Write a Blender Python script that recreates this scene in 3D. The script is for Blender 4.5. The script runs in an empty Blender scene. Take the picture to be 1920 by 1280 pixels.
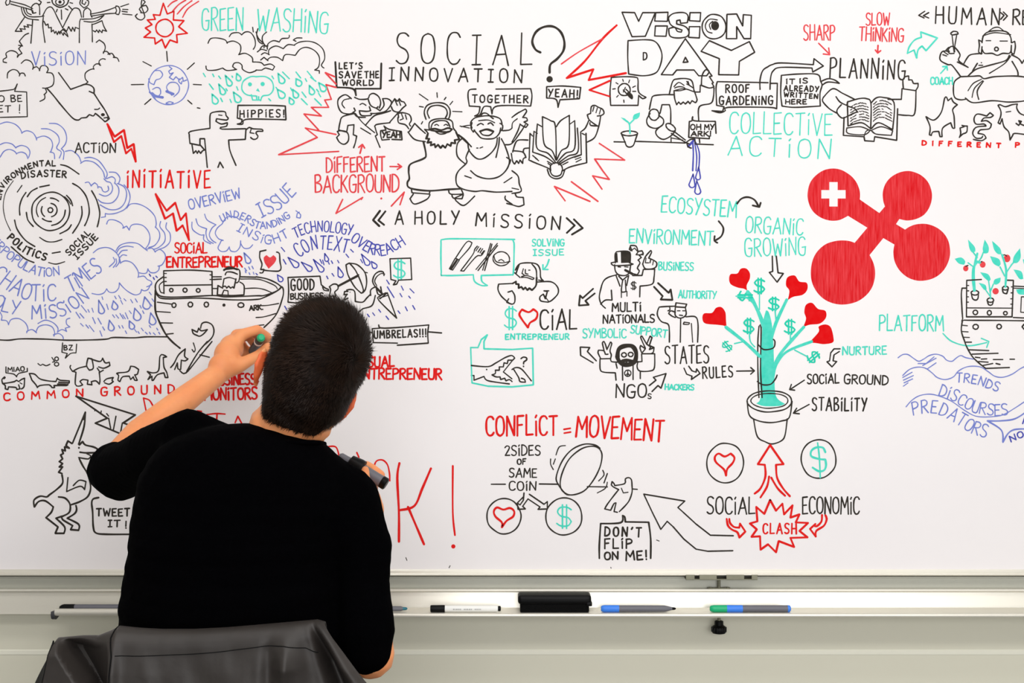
import bpy, bmesh, math, random
from math import sin, cos, pi, radians, sqrt, atan2
from mathutils import Vector, Matrix, Euler, noise, geometry
S = 0.001                     # one photo unit on the board plane = 1 mm
CAMZ, CAMD = 1.25, 2.6        # eye height, distance from the board
# ---------------------------------------------------------------- camera
sc = bpy.context.scene
cam = bpy.data.objects.new('camera', bpy.data.cameras.new('camera'))
sc.collection.objects.link(cam)
cam.location = (0, -CAMD, CAMZ); cam.rotation_euler = (radians(90), 0, 0)
cam.data.sensor_width = 36; cam.data.lens = 36*CAMD/1.92
cam.data.clip_start = .05
sc.camera = cam
sc.view_settings.view_transform = 'Standard'; sc.view_settings.look = 'None'
sc.view_settings.gamma = 1; sc.view_settings.use_curve_mapping = False
sc.view_settings.exposure = 0.0
# ---------------------------------------------------------------- world, ceiling lights and an added fill light
w = bpy.data.worlds.new('world'); sc.world = w; w.use_nodes = True
w.node_tree.nodes['Background'].inputs[0].default_value = (1, .98, .95, 1)
w.node_tree.nodes['Background'].inputs[1].default_value = 0.3
def area(name, loc, tgt, sx, sy, power, col=(1, .97, .93)):
    l = bpy.data.lights.new(name, 'AREA'); l.shape = 'RECTANGLE'; l.size = sx; l.size_y = sy
    l.energy = power; l.color = col
    o = bpy.data.objects.new(name, l); sc.collection.objects.link(o); o.location = loc
    o.rotation_euler = (Vector(tgt)-Vector(loc)).to_track_quat('-Z', 'Y').to_euler(); return o
LIGHTS = [
    area('ceiling_light_front', (0.3, -1.3, 2.74), (0.3, -1.0, 0), 3.0, .4, 18, (1, .985, .97)),
    area('ceiling_light_middle', (0.3, -2.6, 2.74), (0.3, -1.6, 0), 3.0, .5, 34, (1, .985, .97)),
    area('fill_light_back', (0.6, -4.25, 1.35), (.2, 0, .9), 3.2, 1.5, 66, (.97, .98, 1)),  # fill added behind the camera for evener frontal light; no window there
]
# ---------------------------------------------------------------- helpers
col = sc.collection
def P(px, py, y):
    """point at depth y behind/before the board whose view line meets the board at unit (px,py)"""
    k = S*(CAMD+y)/CAMD
    return Vector(((px-960)*k, y, CAMZ+(640-py)*k))
def lin(c): return tuple(((v/255)/12.92 if v/255 <= .04045 else ((v/255+.055)/1.055)**2.4) for v in c)+(1,)
def mat(name, rgb, rough=.5, spec=.5, metal=0, noise_amt=0, noise_scale=20, rgb2=None, bump=0, bump_scale=60, sss=0, stretch=None, contrast=.5, coat=0):
    m = bpy.data.materials.new(name); m.use_nodes = True; nt = m.node_tree; b = nt.nodes['Principled BSDF']
    b.inputs['Base Color'].default_value = lin(rgb); b.inputs['Roughness'].default_value = rough
    b.inputs['Specular IOR Level'].default_value = spec; b.inputs['Metallic'].default_value = metal
    if coat: b.inputs['Coat Weight'].default_value = coat; b.inputs['Coat Roughness'].default_value = .2
    if sss:
        b.inputs['Subsurface Weight'].default_value = sss; b.inputs['Subsurface Radius'].default_value = (.6, .15, .06)
        b.inputs['Subsurface Scale'].default_value = .02
    if noise_amt or bump:
        tc = nt.nodes.new('ShaderNodeTexCoord'); mp = nt.nodes.new('ShaderNodeMapping')
        nt.links.new(tc.outputs['Object'], mp.inputs[0])
        if stretch: mp.inputs['Scale'].default_value = stretch
    if noise_amt:
        n = nt.nodes.new('ShaderNodeTexNoise'); n.inputs['Scale'].default_value = noise_scale; n.inputs['Detail'].default_value = 4
        nt.links.new(mp.outputs[0], n.inputs['Vector'])
        r = nt.nodes.new('ShaderNodeMapRange'); r.inputs['From Min'].default_value = .5-contrast/2; r.inputs['From Max'].default_value = .5+contrast/2
        r.inputs['To Max'].default_value = noise_amt
        nt.links.new(n.outputs[0], r.inputs[0])
        x = nt.nodes.new('ShaderNodeMix'); x.data_type = 'RGBA'
        x.inputs[6].default_value = lin(rgb); x.inputs[7].default_value = lin(rgb2 or rgb)
        nt.links.new(r.outputs[0], x.inputs[0]); nt.links.new(x.outputs[2], b.inputs['Base Color'])
    if bump:
        n2 = nt.nodes.new('ShaderNodeTexNoise'); n2.inputs['Scale'].default_value = bump_scale; n2.inputs['Detail'].default_value = 5
        nt.links.new(mp.outputs[0], n2.inputs['Vector'])
        bp = nt.nodes.new('ShaderNodeBump'); bp.inputs['Strength'].default_value = bump; bp.inputs['Distance'].default_value = .002
        nt.links.new(n2.outputs[0], bp.inputs['Height']); nt.links.new(bp.outputs[0], b.inputs['Normal'])
    return m
def link(name, me, parent=None, mats=(), smooth=False):
    for m in mats: me.materials.append(m)
    if smooth: me.shade_smooth()
    o = bpy.data.objects.new(name, me); col.objects.link(o); o.parent = parent; return o
def from_bm(name, bm, parent=None, mats=(), smooth=False, flat_angle=None):
    if isinstance(bm, Blob): return link(name, bm.mesh(name), parent, mats, smooth)
    me = bpy.data.meshes.new(name); bmesh.ops.recalc_face_normals(bm, faces=bm.faces); bm.to_mesh(me); bm.free()
    if flat_angle:
        me.shade_smooth(); me.set_sharp_from_angle(angle=radians(flat_angle))
    return link(name, me, parent, mats, smooth)
def tag(o, label=None, cat=None, group=None, kind=None):
    if label: o['label'] = label
    if cat: o['category'] = cat
    if group: o['group'] = group
    if kind: o['kind'] = kind
    return o
def thing(name, label, cat, loc=(0, 0, 0), group=None):
    o = bpy.data.objects.new(name, None); o.empty_display_size = .1; col.objects.link(o); o.location = loc
    return tag(o, label, cat, group)
def bx(bm, x0, x1, y0, y1, z0, z1, bevel=0, seg=2):
    r = bmesh.ops.create_cube(bm, size=1); vs = r['verts']
    for v in vs: v.co = Vector(((x0+x1)/2+v.co.x*(x1-x0), (y0+y1)/2+v.co.y*(y1-y0), (z0+z1)/2+v.co.z*(z1-z0)))
    if bevel:
        es = list({e for v in vs for e in v.link_edges})
        bmesh.ops.bevel(bm, geom=es, offset=bevel, segments=seg, affect='EDGES', profile=.6)
def lathe(bm, a, b, prof, n=24):
    """profile [(t, r)] in metres along the axis a->b direction, t measured from a"""
    a = Vector(a); d = (Vector(b)-a).normalized()
    u = d.orthogonal().normalized(); v = d.cross(u); rings = []
    for t, r in prof:
        rings.append([bm.verts.new(a+d*t+(u*cos(2*pi*i/n)+v*sin(2*pi*i/n))*max(r, 1e-5)) for i in range(n)])
    for r0, r1 in zip(rings, rings[1:]):
        for i in range(n): bm.faces.new((r0[i], r0[(i+1) % n], r1[(i+1) % n], r1[i]))
    bm.faces.new(rings[0][::-1]); bm.faces.new(rings[-1])
def extrude_profile(bm, prof, x0, x1):
    """closed (y,z) profile swept along x"""
    a = [bm.verts.new((x0, y, z)) for y, z in prof]; b = [bm.verts.new((x1, y, z)) for y, z in prof]; n = len(prof)
    for i in range(n): bm.faces.new((a[i], a[(i+1) % n], b[(i+1) % n], b[i]))
    bm.faces.new(a[::-1]); bm.faces.new(b)
import numpy as np
_ICO = {}
def ico(sub):
    if sub not in _ICO:
        b = bmesh.new(); bmesh.ops.create_icosphere(b, subdivisions=sub, radius=1); b.verts.ensure_lookup_table()
        _ICO[sub] = (np.array([v.co[:] for v in b.verts]), np.array([[v.index for v in f.verts] for f in b.faces])); b.free()
    return _ICO[sub]
class Blob:
    """overlapping rounded volumes, later fused into one skin"""
    def __init__(s): s.v = []; s.f = []; s.n = 0
    def add(s, v, f): s.v.append(v); s.f.append(f+s.n); s.n += len(v)
    def box(s, x0, x1, y0, y1, z0, z1, bevel):
        b = bmesh.new(); bx(b, x0, x1, y0, y1, z0, z1, bevel); bmesh.ops.triangulate(b, faces=b.faces); b.verts.index_update()
        s.add(np.array([v.co[:] for v in b.verts]), np.array([[v.index for v in f.verts] for f in b.faces])); b.free()
    def mesh(s, name='t'):
        me = bpy.data.meshes.new(name); me.from_pydata(np.concatenate(s.v), [], np.concatenate(s.f).tolist()); return me
def ell(bm, c, r, rot=None, sub=3):
    if isinstance(r, (int, float)): r = (r, r, r)
    v, f = ico(sub); v = v*np.array(r)
    if rot is not None: v = v @ np.array(rot.to_matrix() if not isinstance(rot, Matrix) else rot).T
    bm.add(v+np.array(c[:]), f)
def chain(bm, pts, step=.35, sub=2):
    """round chain through [(point, radius)]"""
    for (p, r), (q, s) in zip(pts, pts[1:]):
        p, q = Vector(p), Vector(q); n = max(2, int((q-p).length/(min(r, s)*step)))
        for i in range(n+1):
            t = i/n; ell(bm, p.lerp(q, t), r+(s-r)*t, sub=sub)
def remesh(bm, voxel, smooth=6, factor=.5):
    me = bm.mesh()
    o = bpy.data.objects.new('t', me); col.objects.link(o)
    r = o.modifiers.new('r', 'REMESH'); r.mode = 'VOXEL'; r.voxel_size = voxel
    if smooth:
        s = o.modifiers.new('s', 'SMOOTH'); s.iterations = smooth; s.factor = factor
    dg = bpy.context.evaluated_depsgraph_get(); out = bpy.data.meshes.new_from_object(o.evaluated_get(dg))
    bpy.data.objects.remove(o); bpy.data.meshes.remove(me); out.materials.clear()
    return out
# ---------------------------------------------------------------- materials
M = {}
M['wall'] = mat('warm_grey_wall', (224, 221, 203), .45, .4, noise_amt=.5, noise_scale=1.2, rgb2=(217, 214, 195))
M['trim'] = mat('pale_trim', (240, 238, 222), .5, .3)
M['room'] = mat('room_wall', (226, 225, 222), .8, .2)
M['floor'] = mat('grey_floor', (134, 134, 132), .5, .3, noise_amt=.6, noise_scale=6, rgb2=(112, 112, 110))
M['board'] = mat('white_enamel', (243, 238, 238), .32, .35, noise_amt=.6, noise_scale=2.5, rgb2=(238, 233, 235))
M['alu'] = mat('pale_aluminium', (226, 222, 210), .28, .6, metal=.35, noise_amt=.4, noise_scale=3, rgb2=(214, 209, 196), stretch=(1, 8, 8))
M['alu2'] = mat('dull_aluminium', (196, 196, 184), .4, .4, metal=.15)
M['zinc'] = mat('zinc_plate', (140, 138, 118), .45, .5, metal=.4, noise_amt=.7, noise_scale=60, rgb2=(118, 116, 98))
M['black_plastic'] = mat('black_plastic', (7, 7, 8), .42, .16)
M['dark_plastic'] = mat('dark_grey_plastic', (62, 62, 66), .45, .4)
M['grey_plastic'] = mat('grey_plastic', (104, 104, 112), .4, .4)
M['white_plastic'] = mat('white_plastic', (246, 246, 242), .4, .4)
M['blue_plastic'] = mat('blue_plastic', (58, 132, 238), .35, .4)
M['green_plastic'] = mat('green_plastic', (10, 176, 118), .35, .4)
M['teal_plastic'] = mat('teal_plastic', (22, 110, 128), .35, .4)
M['felt'] = mat('black_felt', (12, 12, 12), .95, .1, bump=.5, bump_scale=400)
M['skin'] = mat('skin', (246, 166, 110), .5, .35, noise_amt=.6, noise_scale=22, rgb2=(232, 136, 86), sss=.25, bump=.12, bump_scale=120)
M['hair'] = mat('dark_brown_hair', (8, 5, 4), .55, .06, noise_amt=.8, noise_scale=40, rgb2=(24, 14, 9))
M['strand'] = mat('brown_hair_strands', (15, 9, 6), .42, .09, noise_amt=.9, noise_scale=25, rgb2=(44, 28, 18))
M['ear_skin'] = mat('reddened_skin', (232, 110, 62), .5, .35, sss=.4)
M['shirt'] = mat('black_cotton', (2, 2, 3), 1, .02, bump=.2, bump_scale=500)
M['jeans'] = mat('dark_denim', (28, 32, 44), .9, .15)
M['shoe'] = mat('black_shoe', (18, 18, 18), .5, .3)
M['leather'] = mat('grey_leather', (48, 43, 40), .5, .4, noise_amt=.7, noise_scale=9, rgb2=(35, 31, 29), bump=.12, bump_scale=90)
M['lining'] = mat('black_lining', (10, 10, 10), .8, .2)
M['steel'] = mat('chair_steel', (150, 150, 150), .3, .5, metal=1)
M['seat'] = mat('black_upholstery', (26, 26, 28), .9, .2)
M['eye'] = mat('eye_white', (235, 232, 226), .2, .5)
M['iris'] = mat('brown_iris', (50, 30, 18), .2, .5)
M['lip'] = mat('lip', (190, 100, 84), .45, .35)
def ink(name, rgb, rgb2, amt=.7, sc_=90, st=None, con=.5): return mat(name, rgb, .7, .04, noise_amt=amt, noise_scale=sc_, rgb2=rgb2, stretch=st, contrast=con)
INK = {'k': ink('black_ink', (44, 40, 36), (72, 66, 60)), 'r': ink('red_ink', (224, 24, 24), (230, 52, 48)), 'R': ink('worn_red_ink', (224, 56, 64), (238, 96, 100)),
       't': ink('green_ink', (56, 212, 188), (112, 226, 208)), 'T': ink('strong_green_ink', (30, 204, 172), (60, 212, 184)), 'b': ink('blue_ink', (104, 118, 200), (140, 152, 216)),
       'n': ink('navy_ink', (64, 68, 170), (92, 98, 188)), 'H': ink('bright_red_ink', (224, 6, 12), (226, 34, 36)),
       'L': ink('hatched_red_ink', (212, 6, 18), (234, 74, 80), .95, 300, (1, 1, .08), .45)}
# ---------------------------------------------------------------- the room
def struct(name, bm, m): return tag(from_bm(name, bm, None, (m,)), kind='structure')
WY = .035
bm = bmesh.new(); bx(bm, -2.6, 2.6, WY, WY+.1, 0, 2.8); struct('wall_back', bm, M['wall'])
bm = bmesh.new(); bx(bm, -2.7, -2.6, -4.4, WY+.1, 0, 2.8); struct('wall_left', bm, M['room'])
bm = bmesh.new(); bx(bm, 2.6, 2.7, -4.4, WY+.1, 0, 2.8); struct('wall_right', bm, M['room'])
bm = bmesh.new(); bx(bm, -2.7, 2.7, -4.5, -4.4, 0, 2.8); struct('wall_front', bm, M['room'])
bm = bmesh.new(); bx(bm, -2.7, 2.7, -4.5, WY+.1, -.1, 0); struct('floor', bm, M['floor'])
bm = bmesh.new(); bx(bm, -2.7, 2.7, -4.5, WY+.1, 2.8, 2.9); struct('ceiling', bm, M['room'])
def zof(py, y): return P(960, py, y).z
bm = bmesh.new()       # shallow ledge that runs along the wall under the rail
extrude_profile(bm, [(WY+.001, zof(1230, WY)), (WY-.0012, zof(1226, WY)), (WY-.0012, zof(1219, WY)), (WY+.001, zof(1216, WY))], -2.6, 2.6)
struct('trim_1', bm, M['trim'])
# ---------------------------------------------------------------- whiteboard
board = thing('whiteboard', 'large white board covered with black, red, green and blue marker drawings', 'whiteboard', (0, 0, zof(1080, 0)))
BZ = board.location.z
bm = bmesh.new(); bx(bm, -1.7, 1.7, 0, .012, zof(1067, 0)-BZ, 2.2-BZ); from_bm('board_panel', bm, board, (M['board'],))
def yz(lst): return [(y, zof(py, y)-BZ) for py, y in lst]
bm = bmesh.new()
extrude_profile(bm, yz([(1067, .012), (1067, -.001), (1070, -.003), (1073.5, -.004), (1074.5, -.010), (1077.5, -.012), (1079, -.010), (1079.6, .012)]), -1.7, 1.7)
from_bm('bottom_frame', bm, board, (M['alu'],))
bm = bmesh.new(); bx(bm, -1.7, 1.7, -.008, .012, 2.2-BZ, 2.22-BZ); from_bm('top_frame', bm, board, (M['alu'],))
for s in (-1, 1):
    bm = bmesh.new(); bx(bm, s*1.71-.01, s*1.71+.01, -.008, .012, zof(1079, 0)-BZ, 2.22-BZ); from_bm('side_frame', bm, board, (M['alu'],))
# ---------------------------------------------------------------- rail behind and below the board, and its pen tray
rail = thing('wall_rail', 'pale metal rail running along the wall under the whiteboard', 'rail', (0, 0, zof(1151, .02)))
RZ = rail.location.z
def yr(lst): return [(y, zof(py, y)-RZ) for py, y in lst]
bm = bmesh.new(); extrude_profile(bm, yr([(1081, WY), (1081, .012), (1083, .012), (1083.5, .020), (1103, .020), (1103, WY)]), -1.9, 1.9)
from_bm('back_plate', bm, rail, (M['alu2'],))
bm = bmesh.new(); extrude_profile(bm, yr([(1103, WY), (1103, .006), (1104.5, .001), (1108, .000), (1109.5, .004), (1110, .008), (1151, .001), (1151.5, WY)]), -1.9, 1.9)
from_bm('front_plate', bm, rail, (M['alu'],), flat_angle=40)
TY = -.055                              # front of the tray
TX0 = P(104, 1145, TY).x; TZ = zof(1149.5, TY)   # level of the tray floor
tray = thing('pen_tray', 'narrow metal pen tray with a rounded front lip along the rail', 'tray', (TX0, -.03, TZ))
bm = bmesh.new(); L = 1.9-TX0
bx(bm, 0, L, TY+.03, .03, -.002, 0); from_bm('tray_floor', bm, tray, (M['alu'],))
bm = bmesh.new(); R_ = .0042
lathe(bm, (.27, TY+.03, -.0038), (1, TY+.03, -.0038), [(0, R_), (L-.27, R_)], 20); lathe(bm, (0, TY+.03, .0022), (1, TY+.03, .0022), [(0, .0066), (.272, .0066)], 20); from_bm('front_lip', bm, tray, (M['alu'],), flat_angle=40)
bm = bmesh.new()
extrude_profile(bm, [(TY+.026, .004), (TY+.024, -.002), (TY+.027, -.009), (TY+.034, -.012), (.028, -.004), (.028, .001), (TY+.04, .003)], -.007, .0)
tag(from_bm('end_cap', bm, tray, (M['dark_plastic'],), flat_angle=50), 'dark grey plastic end cap')
# ---------------------------------------------------------------- clamp on the frame
cx = P(1348, 1100, .012).x; CY = .012
clamp = thing('clamp_screw', 'zinc clamp plate with threaded rod and black knob under the board', 'clamp', (cx, CY, zof(1150, CY)))
CZ = clamp.location.z
def cz(py, y=CY): return zof(py, y)-CZ
kk = S*(CAMD+CY)/CAMD
bm = bmesh.new(); x0, x1 = (1283-1348)*kk, (1416-1348)*kk
bx(bm, x0, x1, -.026, .004, cz(1087, -.013), cz(1085.5, -.013), .0003)
for a, b in ((1283, 1299), (1308, 1340), (1358, 1391), (1405, 1416)): bx(bm, (a-1348)*kk, (b-1348)*kk, -.026, -.0245, cz(1086.5, -.013), cz(1077, -.013), .0003)
from_bm('clamp_plate', bm, clamp, (M['zinc'],))
bm = bmesh.new(); lathe(bm, (0, 0, cz(1086)), (0, 0, -1), [(0, .0028)]+[(i*.0012, .0028+.0003*(i % 2)) for i in range(1, 66)]+[(.0798, .0028)], 12); from_bm('threaded_rod', bm, clamp, (M['zinc'],))
bm = bmesh.new(); bx(bm, -.021, .021, -.009, .006, cz(1103.5), cz(1101), .0006)
for s in (-1, 1): lathe(bm, (s*.016, -.003, cz(1101)), (s*.016, -.003, 1), [(0, .003), (.0012, .003)], 12)
from_bm('foot_plate', bm, clamp, (M['zinc'],))
bm = bmesh.new()
lathe(bm, (0, 0, cz(1163)), (0, 0, -1), [(0, .006), (.001, .0082), (.0085, .0085), (.011, .0125), (.014, .0138), (.020, .0138), (.0235, .012), (.0245, .008)], 32)
for i in range(16):
    a = 2*pi*i/16; bx(bm, .0135*cos(a)-.001, .0135*cos(a)+.001, .0135*sin(a)-.001, .0135*sin(a)+.001, cz(1163)-.021, cz(1163)-.012, .0004)
tag(from_bm('knob', bm, clamp, (M['black_plastic'],), flat_angle=40), 'black plastic knob')
# ---------------------------------------------------------------- marker drawings
# Every stroke is real ink: a thin ribbon lying on the board.  Stroke lists are in quarter-pixels of a
# 480x320 sheet ("@c r" picks the sheet, "@p" is whole-board units), one unit = 1 mm on the board.
DRAW = []
def D(name, label, data): DRAW.append((name, label, data))
D('sky_figures_drawing','two robed trumpet players with wings around an eye, black outline','''@0 0
k 75 0 70 30 50 40 42 20 50 0
k 75 10 180 35 245 65
k 80 30 170 55 240 75
k 245 100 235 60 250 35 275 25 295 45 298 110
k 245 80 250 100 270 95
k 160 60 175 110 215 140 290 150
k 175 55 190 100 225 125 300 125 330 120
k 195 60 205 95 235 110
k 290 0 310 15 300 35 270 25
k 185 130 150 180 115 235 165 235 150 215 190 220 180 195 215 205 205 185 235 190
k 245 150 240 230 232 325
k 325 130 322 200 338 318
k 320 120 350 65 380 52 400 70 430 130 470 210
k 330 160 345 190 360 180 365 210 385 205 385 240 400 225 410 250 420 235 430 260 440 235 450 255 455 235 475 265 480 245 510 275 500 245 470 220
k 470 210 500 150 545 70 580 62 600 80 612 130
k 450 240 480 215 500 235 515 200 535 235 545 205 560 235 565 205 590 215
k 595 320 598 160 620 145 700 140 780 115 740 150 690 165 630 160
k 690 180 692 250 693 315
k 625 130 630 80 655 58 680 80 680 110 690 130
k 605 0 600 30 630 60 660 40 665 10 650 0
k 620 0 615 25 635 35 645 15
k 685 105 780 85 865 55 870 45 890 50 900 80 890 110 870 105 865 100 790 105 690 120
k 865 55 875 80 865 100
k 765 155 780 200 800 235 770 225 765 245 745 225 740 245 725 225 715 240 700 230
k 690 185 720 175 765 155
k- 905 50 965 30 920 70 960 72 920 105 990 112 915 85 955 90
k3 390 0 400 30 450 55 500 35 515 0
ko 450 15 32 25
kof 450 15 12 12
k- 430 70 422 90 460 75 463 145 490 65 510 75 515 45 545 75 355 20 375 18 525 20 545 25''')
D('treble_clef_drawing','small black treble clef','''@0 0
k 1065 0 1060 40 1080 100 1085 130 1060 150 1030 140 1015 120 1030 105
k 1060 90 1045 70 1060 50 1095 40 1110 70 1090 95 1055 95
k 1075 0 1090 15 1060 50''')
D('sun_drawing','red spiky sun with rays above it','''@0 0
rz3 1225 25 1255 105 1305 85 1300 150 1380 155 1340 200 1405 250 1325 260 1330 320 1275 300 1240 360 1215 295 1165 330 1160 285 1080 280 1130 240 1090 210 1140 185 1105 150 1165 145 1150 110 1200 115
ro3 1235 210 65 65
R 1260 50 1290 20 1330 0
R 1295 85 1340 35 1395 0
R 1330 105 1380 50 1440 5
R 1370 130 1410 65 1490 10''')
D('globe_drawing','blue globe with short black rays','''@0 0
bo 1265 638 152 145
b 1165 530 1200 530 1220 560 1200 590 1170 600 1155 635 1125 620 1115 590
b 1270 500 1290 515 1265 535 1275 555 1300 545 1270 580 1300 600 1320 575 1345 600 1370 580 1375 610 1400 600
b 1345 590 1340 610 1360 630 1365 610
b 1290 715 1260 680 1250 650 1275 620 1320 620 1345 650 1340 690 1305 725
b5 1250 685 1300 705
b 1145 670 1175 655 1200 665 1205 700 1190 720
b5 1140 700 1165 720 1220 730
b 1120 690 1165 740
b 1245 775 1270 762 1300 770 1280 782 1245 775
k- 1250 385 1256 460 1072 462 1135 495 1405 520 1458 472 985 635 1078 633 1450 633 1510 636 1085 783 1132 742 1408 752 1440 780 1480 808 1500 812''')
D('cloud_drawing','black curly cloud around the blue word','''@0 0
k 50 470 25 465 25 445 50 430 45 400 80 380 120 390 140 415 130 430
k 130 420 165 400 140 365 165 340 145 310 170 280 190 260 215 250
k 140 340 170 345
%k 722 318 745 300 780 325 790 360 775 400
k 775 390 800 385 825 410
k 810 408 840 400 860 430
k 850 430 880 435 892 460
k 790 445 770 440 745 455 745 485 755 490
k 750 480 720 480 700 500 705 520
k 705 515 670 525 640 550 640 590 660 615 640 630
%k 160 475 190 450 230 460 250 495 245 520
k 250 510 275 500 295 520 298 530
k 295 530 310 495 345 495 362 520 350 545
k 350 545 390 550 405 590 395 640 350 660 320 660
k 340 665 350 690 330 710
k 335 710 335 740 300 760
%k 55 585 60 545 95 522 130 530 150 560
k 145 570 155 550 180 550 190 570''')
D('pointing_hand_drawing','black outline of a hand pointing down','''@0 0
k3 440 545 530 670 600 645 640 632 680 640 705 665 705 700 670 685
k3 705 700 750 770 790 830 820 890
k3 350 660 400 715 460 790 545 885 590 900 610 885 650 880 670 860 700 870 715 850 735 865 780 905 790 912 820 890
k 710 820 735 820 748 810
k 780 885 805 880 810 895
kof 772 860 15 12''')
D('speech_bubble_drawing','black bubble cut by the edge, on the upper left','''@0 0
k -60 690 75 675 110 665 130 630 110 685 200 690 205 875 0 880 -60 880''')
D('bolt_drawing','red lightning bolt under the pointing hand','''@0 0
rz4 805 930 860 1025 930 975 955 1110 1003 1080 1018 1212 985 1115 945 1150 910 1020 855 1065''')
D('bolt_drawing','red lightning bolt below the long red word','''@0 1
rz4 1168 175 1250 300 1315 240 1355 370 1395 320 1418 520 1370 410 1325 450 1298 320 1238 360''')
D('storm_cloud_drawing','blue scalloped storm clouds','''@0 0
b 0 930 50 915 110 930 150 965 165 1000
b 165 995 200 980 245 995 270 1030 275 1050
b 275 1035 330 1020 380 1045 395 1090 380 1140
b 375 1140 405 1150 410 1190
b 310 965 370 970 430 1010 445 1060 425 1110 460 1140 445 1185
b 370 925 430 930 480 970 500 1030 490 1080 460 1115 480 1140 475 1195
b 0 1085 40 1070 90 1080 120 1110
b 120 1105 160 1090 205 1105 225 1140 215 1180
b 0 1180 30 1135 70 1120 110 1135 125 1155
b 125 1150 160 1140 195 1155 210 1190
b 490 1135 540 1130 590 1170 610 1220
b 605 1225 640 1205 700 1215 745 1250 775 1290 785 1330
b 635 1185 680 1180 740 1205 790 1270 805 1310 790 1340
@0 1
%b 640 90 665 85 685 115
b 685 110 710 90 730 105 735 130
b 735 120 760 125 770 150 790 160 815 145 810 115
b 780 60 800 80 830 90 845 130 830 170 790 190 745 175
b 800 60 840 45 865 65 860 95
b 860 90 890 130 885 190 840 240 770 240 735 215
b 820 10 870 15 900 55 890 95
b 880 95 930 120 950 170 935 240 890 285 820 290 750 255
b 930 105 965 150 975 210 945 280 880 315 820 325 790 320 790 345 760 350
%b 950 280 980 250 1040 250 1110 285 1160 340 1172 400 1165 425
b 800 400 815 370 860 370 910 395 930 430
b 920 430 950 415 970 445
b 970 440 985 410 1020 400 1070 410 1110 450 1125 500 1115 550 1090 585
b 1165 420 1195 460 1195 510 1160 560 1115 575
b 1205 380 1200 420 1235 470 1235 530 1190 575 1150 590
b 1250 390 1245 430 1275 470 1275 530 1240 570 1190 590
%b 870 600 900 560 960 540 1030 545 1080 580 1105 600
b 1095 590 1140 580 1165 610
b 1165 605 1200 590 1235 620 1240 660 1215 705 1185 715
b 700 615 740 585 800 575 850 595 890 640 905 695
b 905 690 940 675 990 690 1030 740 1040 780 1035 800
b 875 615 900 580 950 565 1000 572
b 890 630 915 600 955 595
b 900 650 920 630 950 635
b 850 650 860 680 820 720
b 870 660 875 690 850 725
b 895 660 893 690 870 720
b 1195 715 1190 745 1160 765 1125 760 1110 735 1100 765 1070 770 1045 765
b 1045 795 1080 790 1105 815 1135 830 1135 855 1100 870
b 1130 850 1110 890 1080 900 1062 890 1050 920 1010 930 960 905 920 870 895 840
b 895 840 890 880 860 910 820 910 800 885 780 915 740 928 690 920
%b 0 1060 15 1090 10 1120 50 1125 65 1155
b 65 1150 85 1115 140 1108 190 1140 210 1185 200 1215
b 200 1205 240 1190 275 1215
b 270 1210 290 1170 340 1155 390 1170 410 1210 405 1240
b 400 1230 440 1220 470 1240 475 1260
b 285 1145 340 1120 400 1140 435 1180 430 1210 465 1190 500 1205 490 1180 525 1170 500 1150 500 1115 525 1105''')
D('rain_drawing','blue raindrops and dashes left of the boat','''@0 1
bd2.6 740 970 762 1050 22 850 975 862 1020 22 1085 945 1100 1010 28 1010 1030 1030 1095 28 1130 1065 1145 1130 25 820 1120 835 1178 22 970 1125 990 1168 20
b- 690 1030 700 1060 800 1000 812 1040 765 945 772 965 860 940 872 960 890 935 905 960 905 970 920 1000 930 960 945 975 980 965 995 990 1015 960 1030 985 1120 910 1135 930 1140 960 1155 980 610 1010 650 1060 570 1060 600 1105 600 1070 630 1105 660 1040 670 1060 695 1100 715 1145 735 1105 760 1150 645 1155 665 1180 670 1160 705 1205 605 1145 625 1165 750 1200 765 1240 770 1170 785 1195 845 1080 860 1100 870 1080 890 1105 900 1070 925 1110 920 1080 940 1110 940 1065 960 1110 890 1160 900 1180 915 1160 925 1180 940 1200 950 1220 1010 1190 1025 1210 1035 1205 1045 1220 1060 1180 1075 1200 1090 1210 1105 1225 1120 1160 1130 1175 1150 1215 1165 1230 1190 1210 1200 1225 1120 1210 1130 1225 1175 1180 1185 1195 970 1050 985 1070 1070 1050 1080 1070 1050 1010 1060 1030 1130 1000 1140 1015
n-2.4 1120 775 1130 790 1150 800 1158 815 1170 790 1180 800''')
D('ground_line_drawing','long black ground line under the storm','''@0 1
k3 0 1268 70 1270 160 1260 340 1262 500 1270 680 1268 800 1262 850 1250 1000 1252 1100 1245 1260 1245''')
D('ring_drawing','concentric broken black rings','''@0 1
ko3 378 295 18 18
ka3 378 295 50 50 -85 80
ka3 378 295 68 62 130 205
ka 378 295 105 100 150 250
ka3 378 295 92 90 -90 -48
ka3 378 295 90 85 85 132
ka3 378 295 112 115 0 85
ko3 382 305 143 143
ka3 378 295 232 215 170 218
k3 205 195 235 155 280 130
k3 298 122 370 108
k 130 160 165 110
k3 500 185 530 220 545 262
k 485 195 515 225 530 250
k3 198 312 210 370 250 418
k3 535 405 510 440 450 472
k3 612 268 615 330 590 400 545 468
k 298 500 350 530 410 532 465 515
k3 545 95 600 130 650 200 670 300 655 370 635 412
k3 688 150 725 220 748 310 740 380 730 420
k1.6 100 75 45 160 25 260 40 360 80 450
k3 110 370 130 440 190 520 262 568
k3 85 570 130 610 190 660 255 688
k3 392 618 452 608
k 365 688 420 700 485 682
@0 0
k3 455 1235 510 1250 592 1305''')
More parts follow.
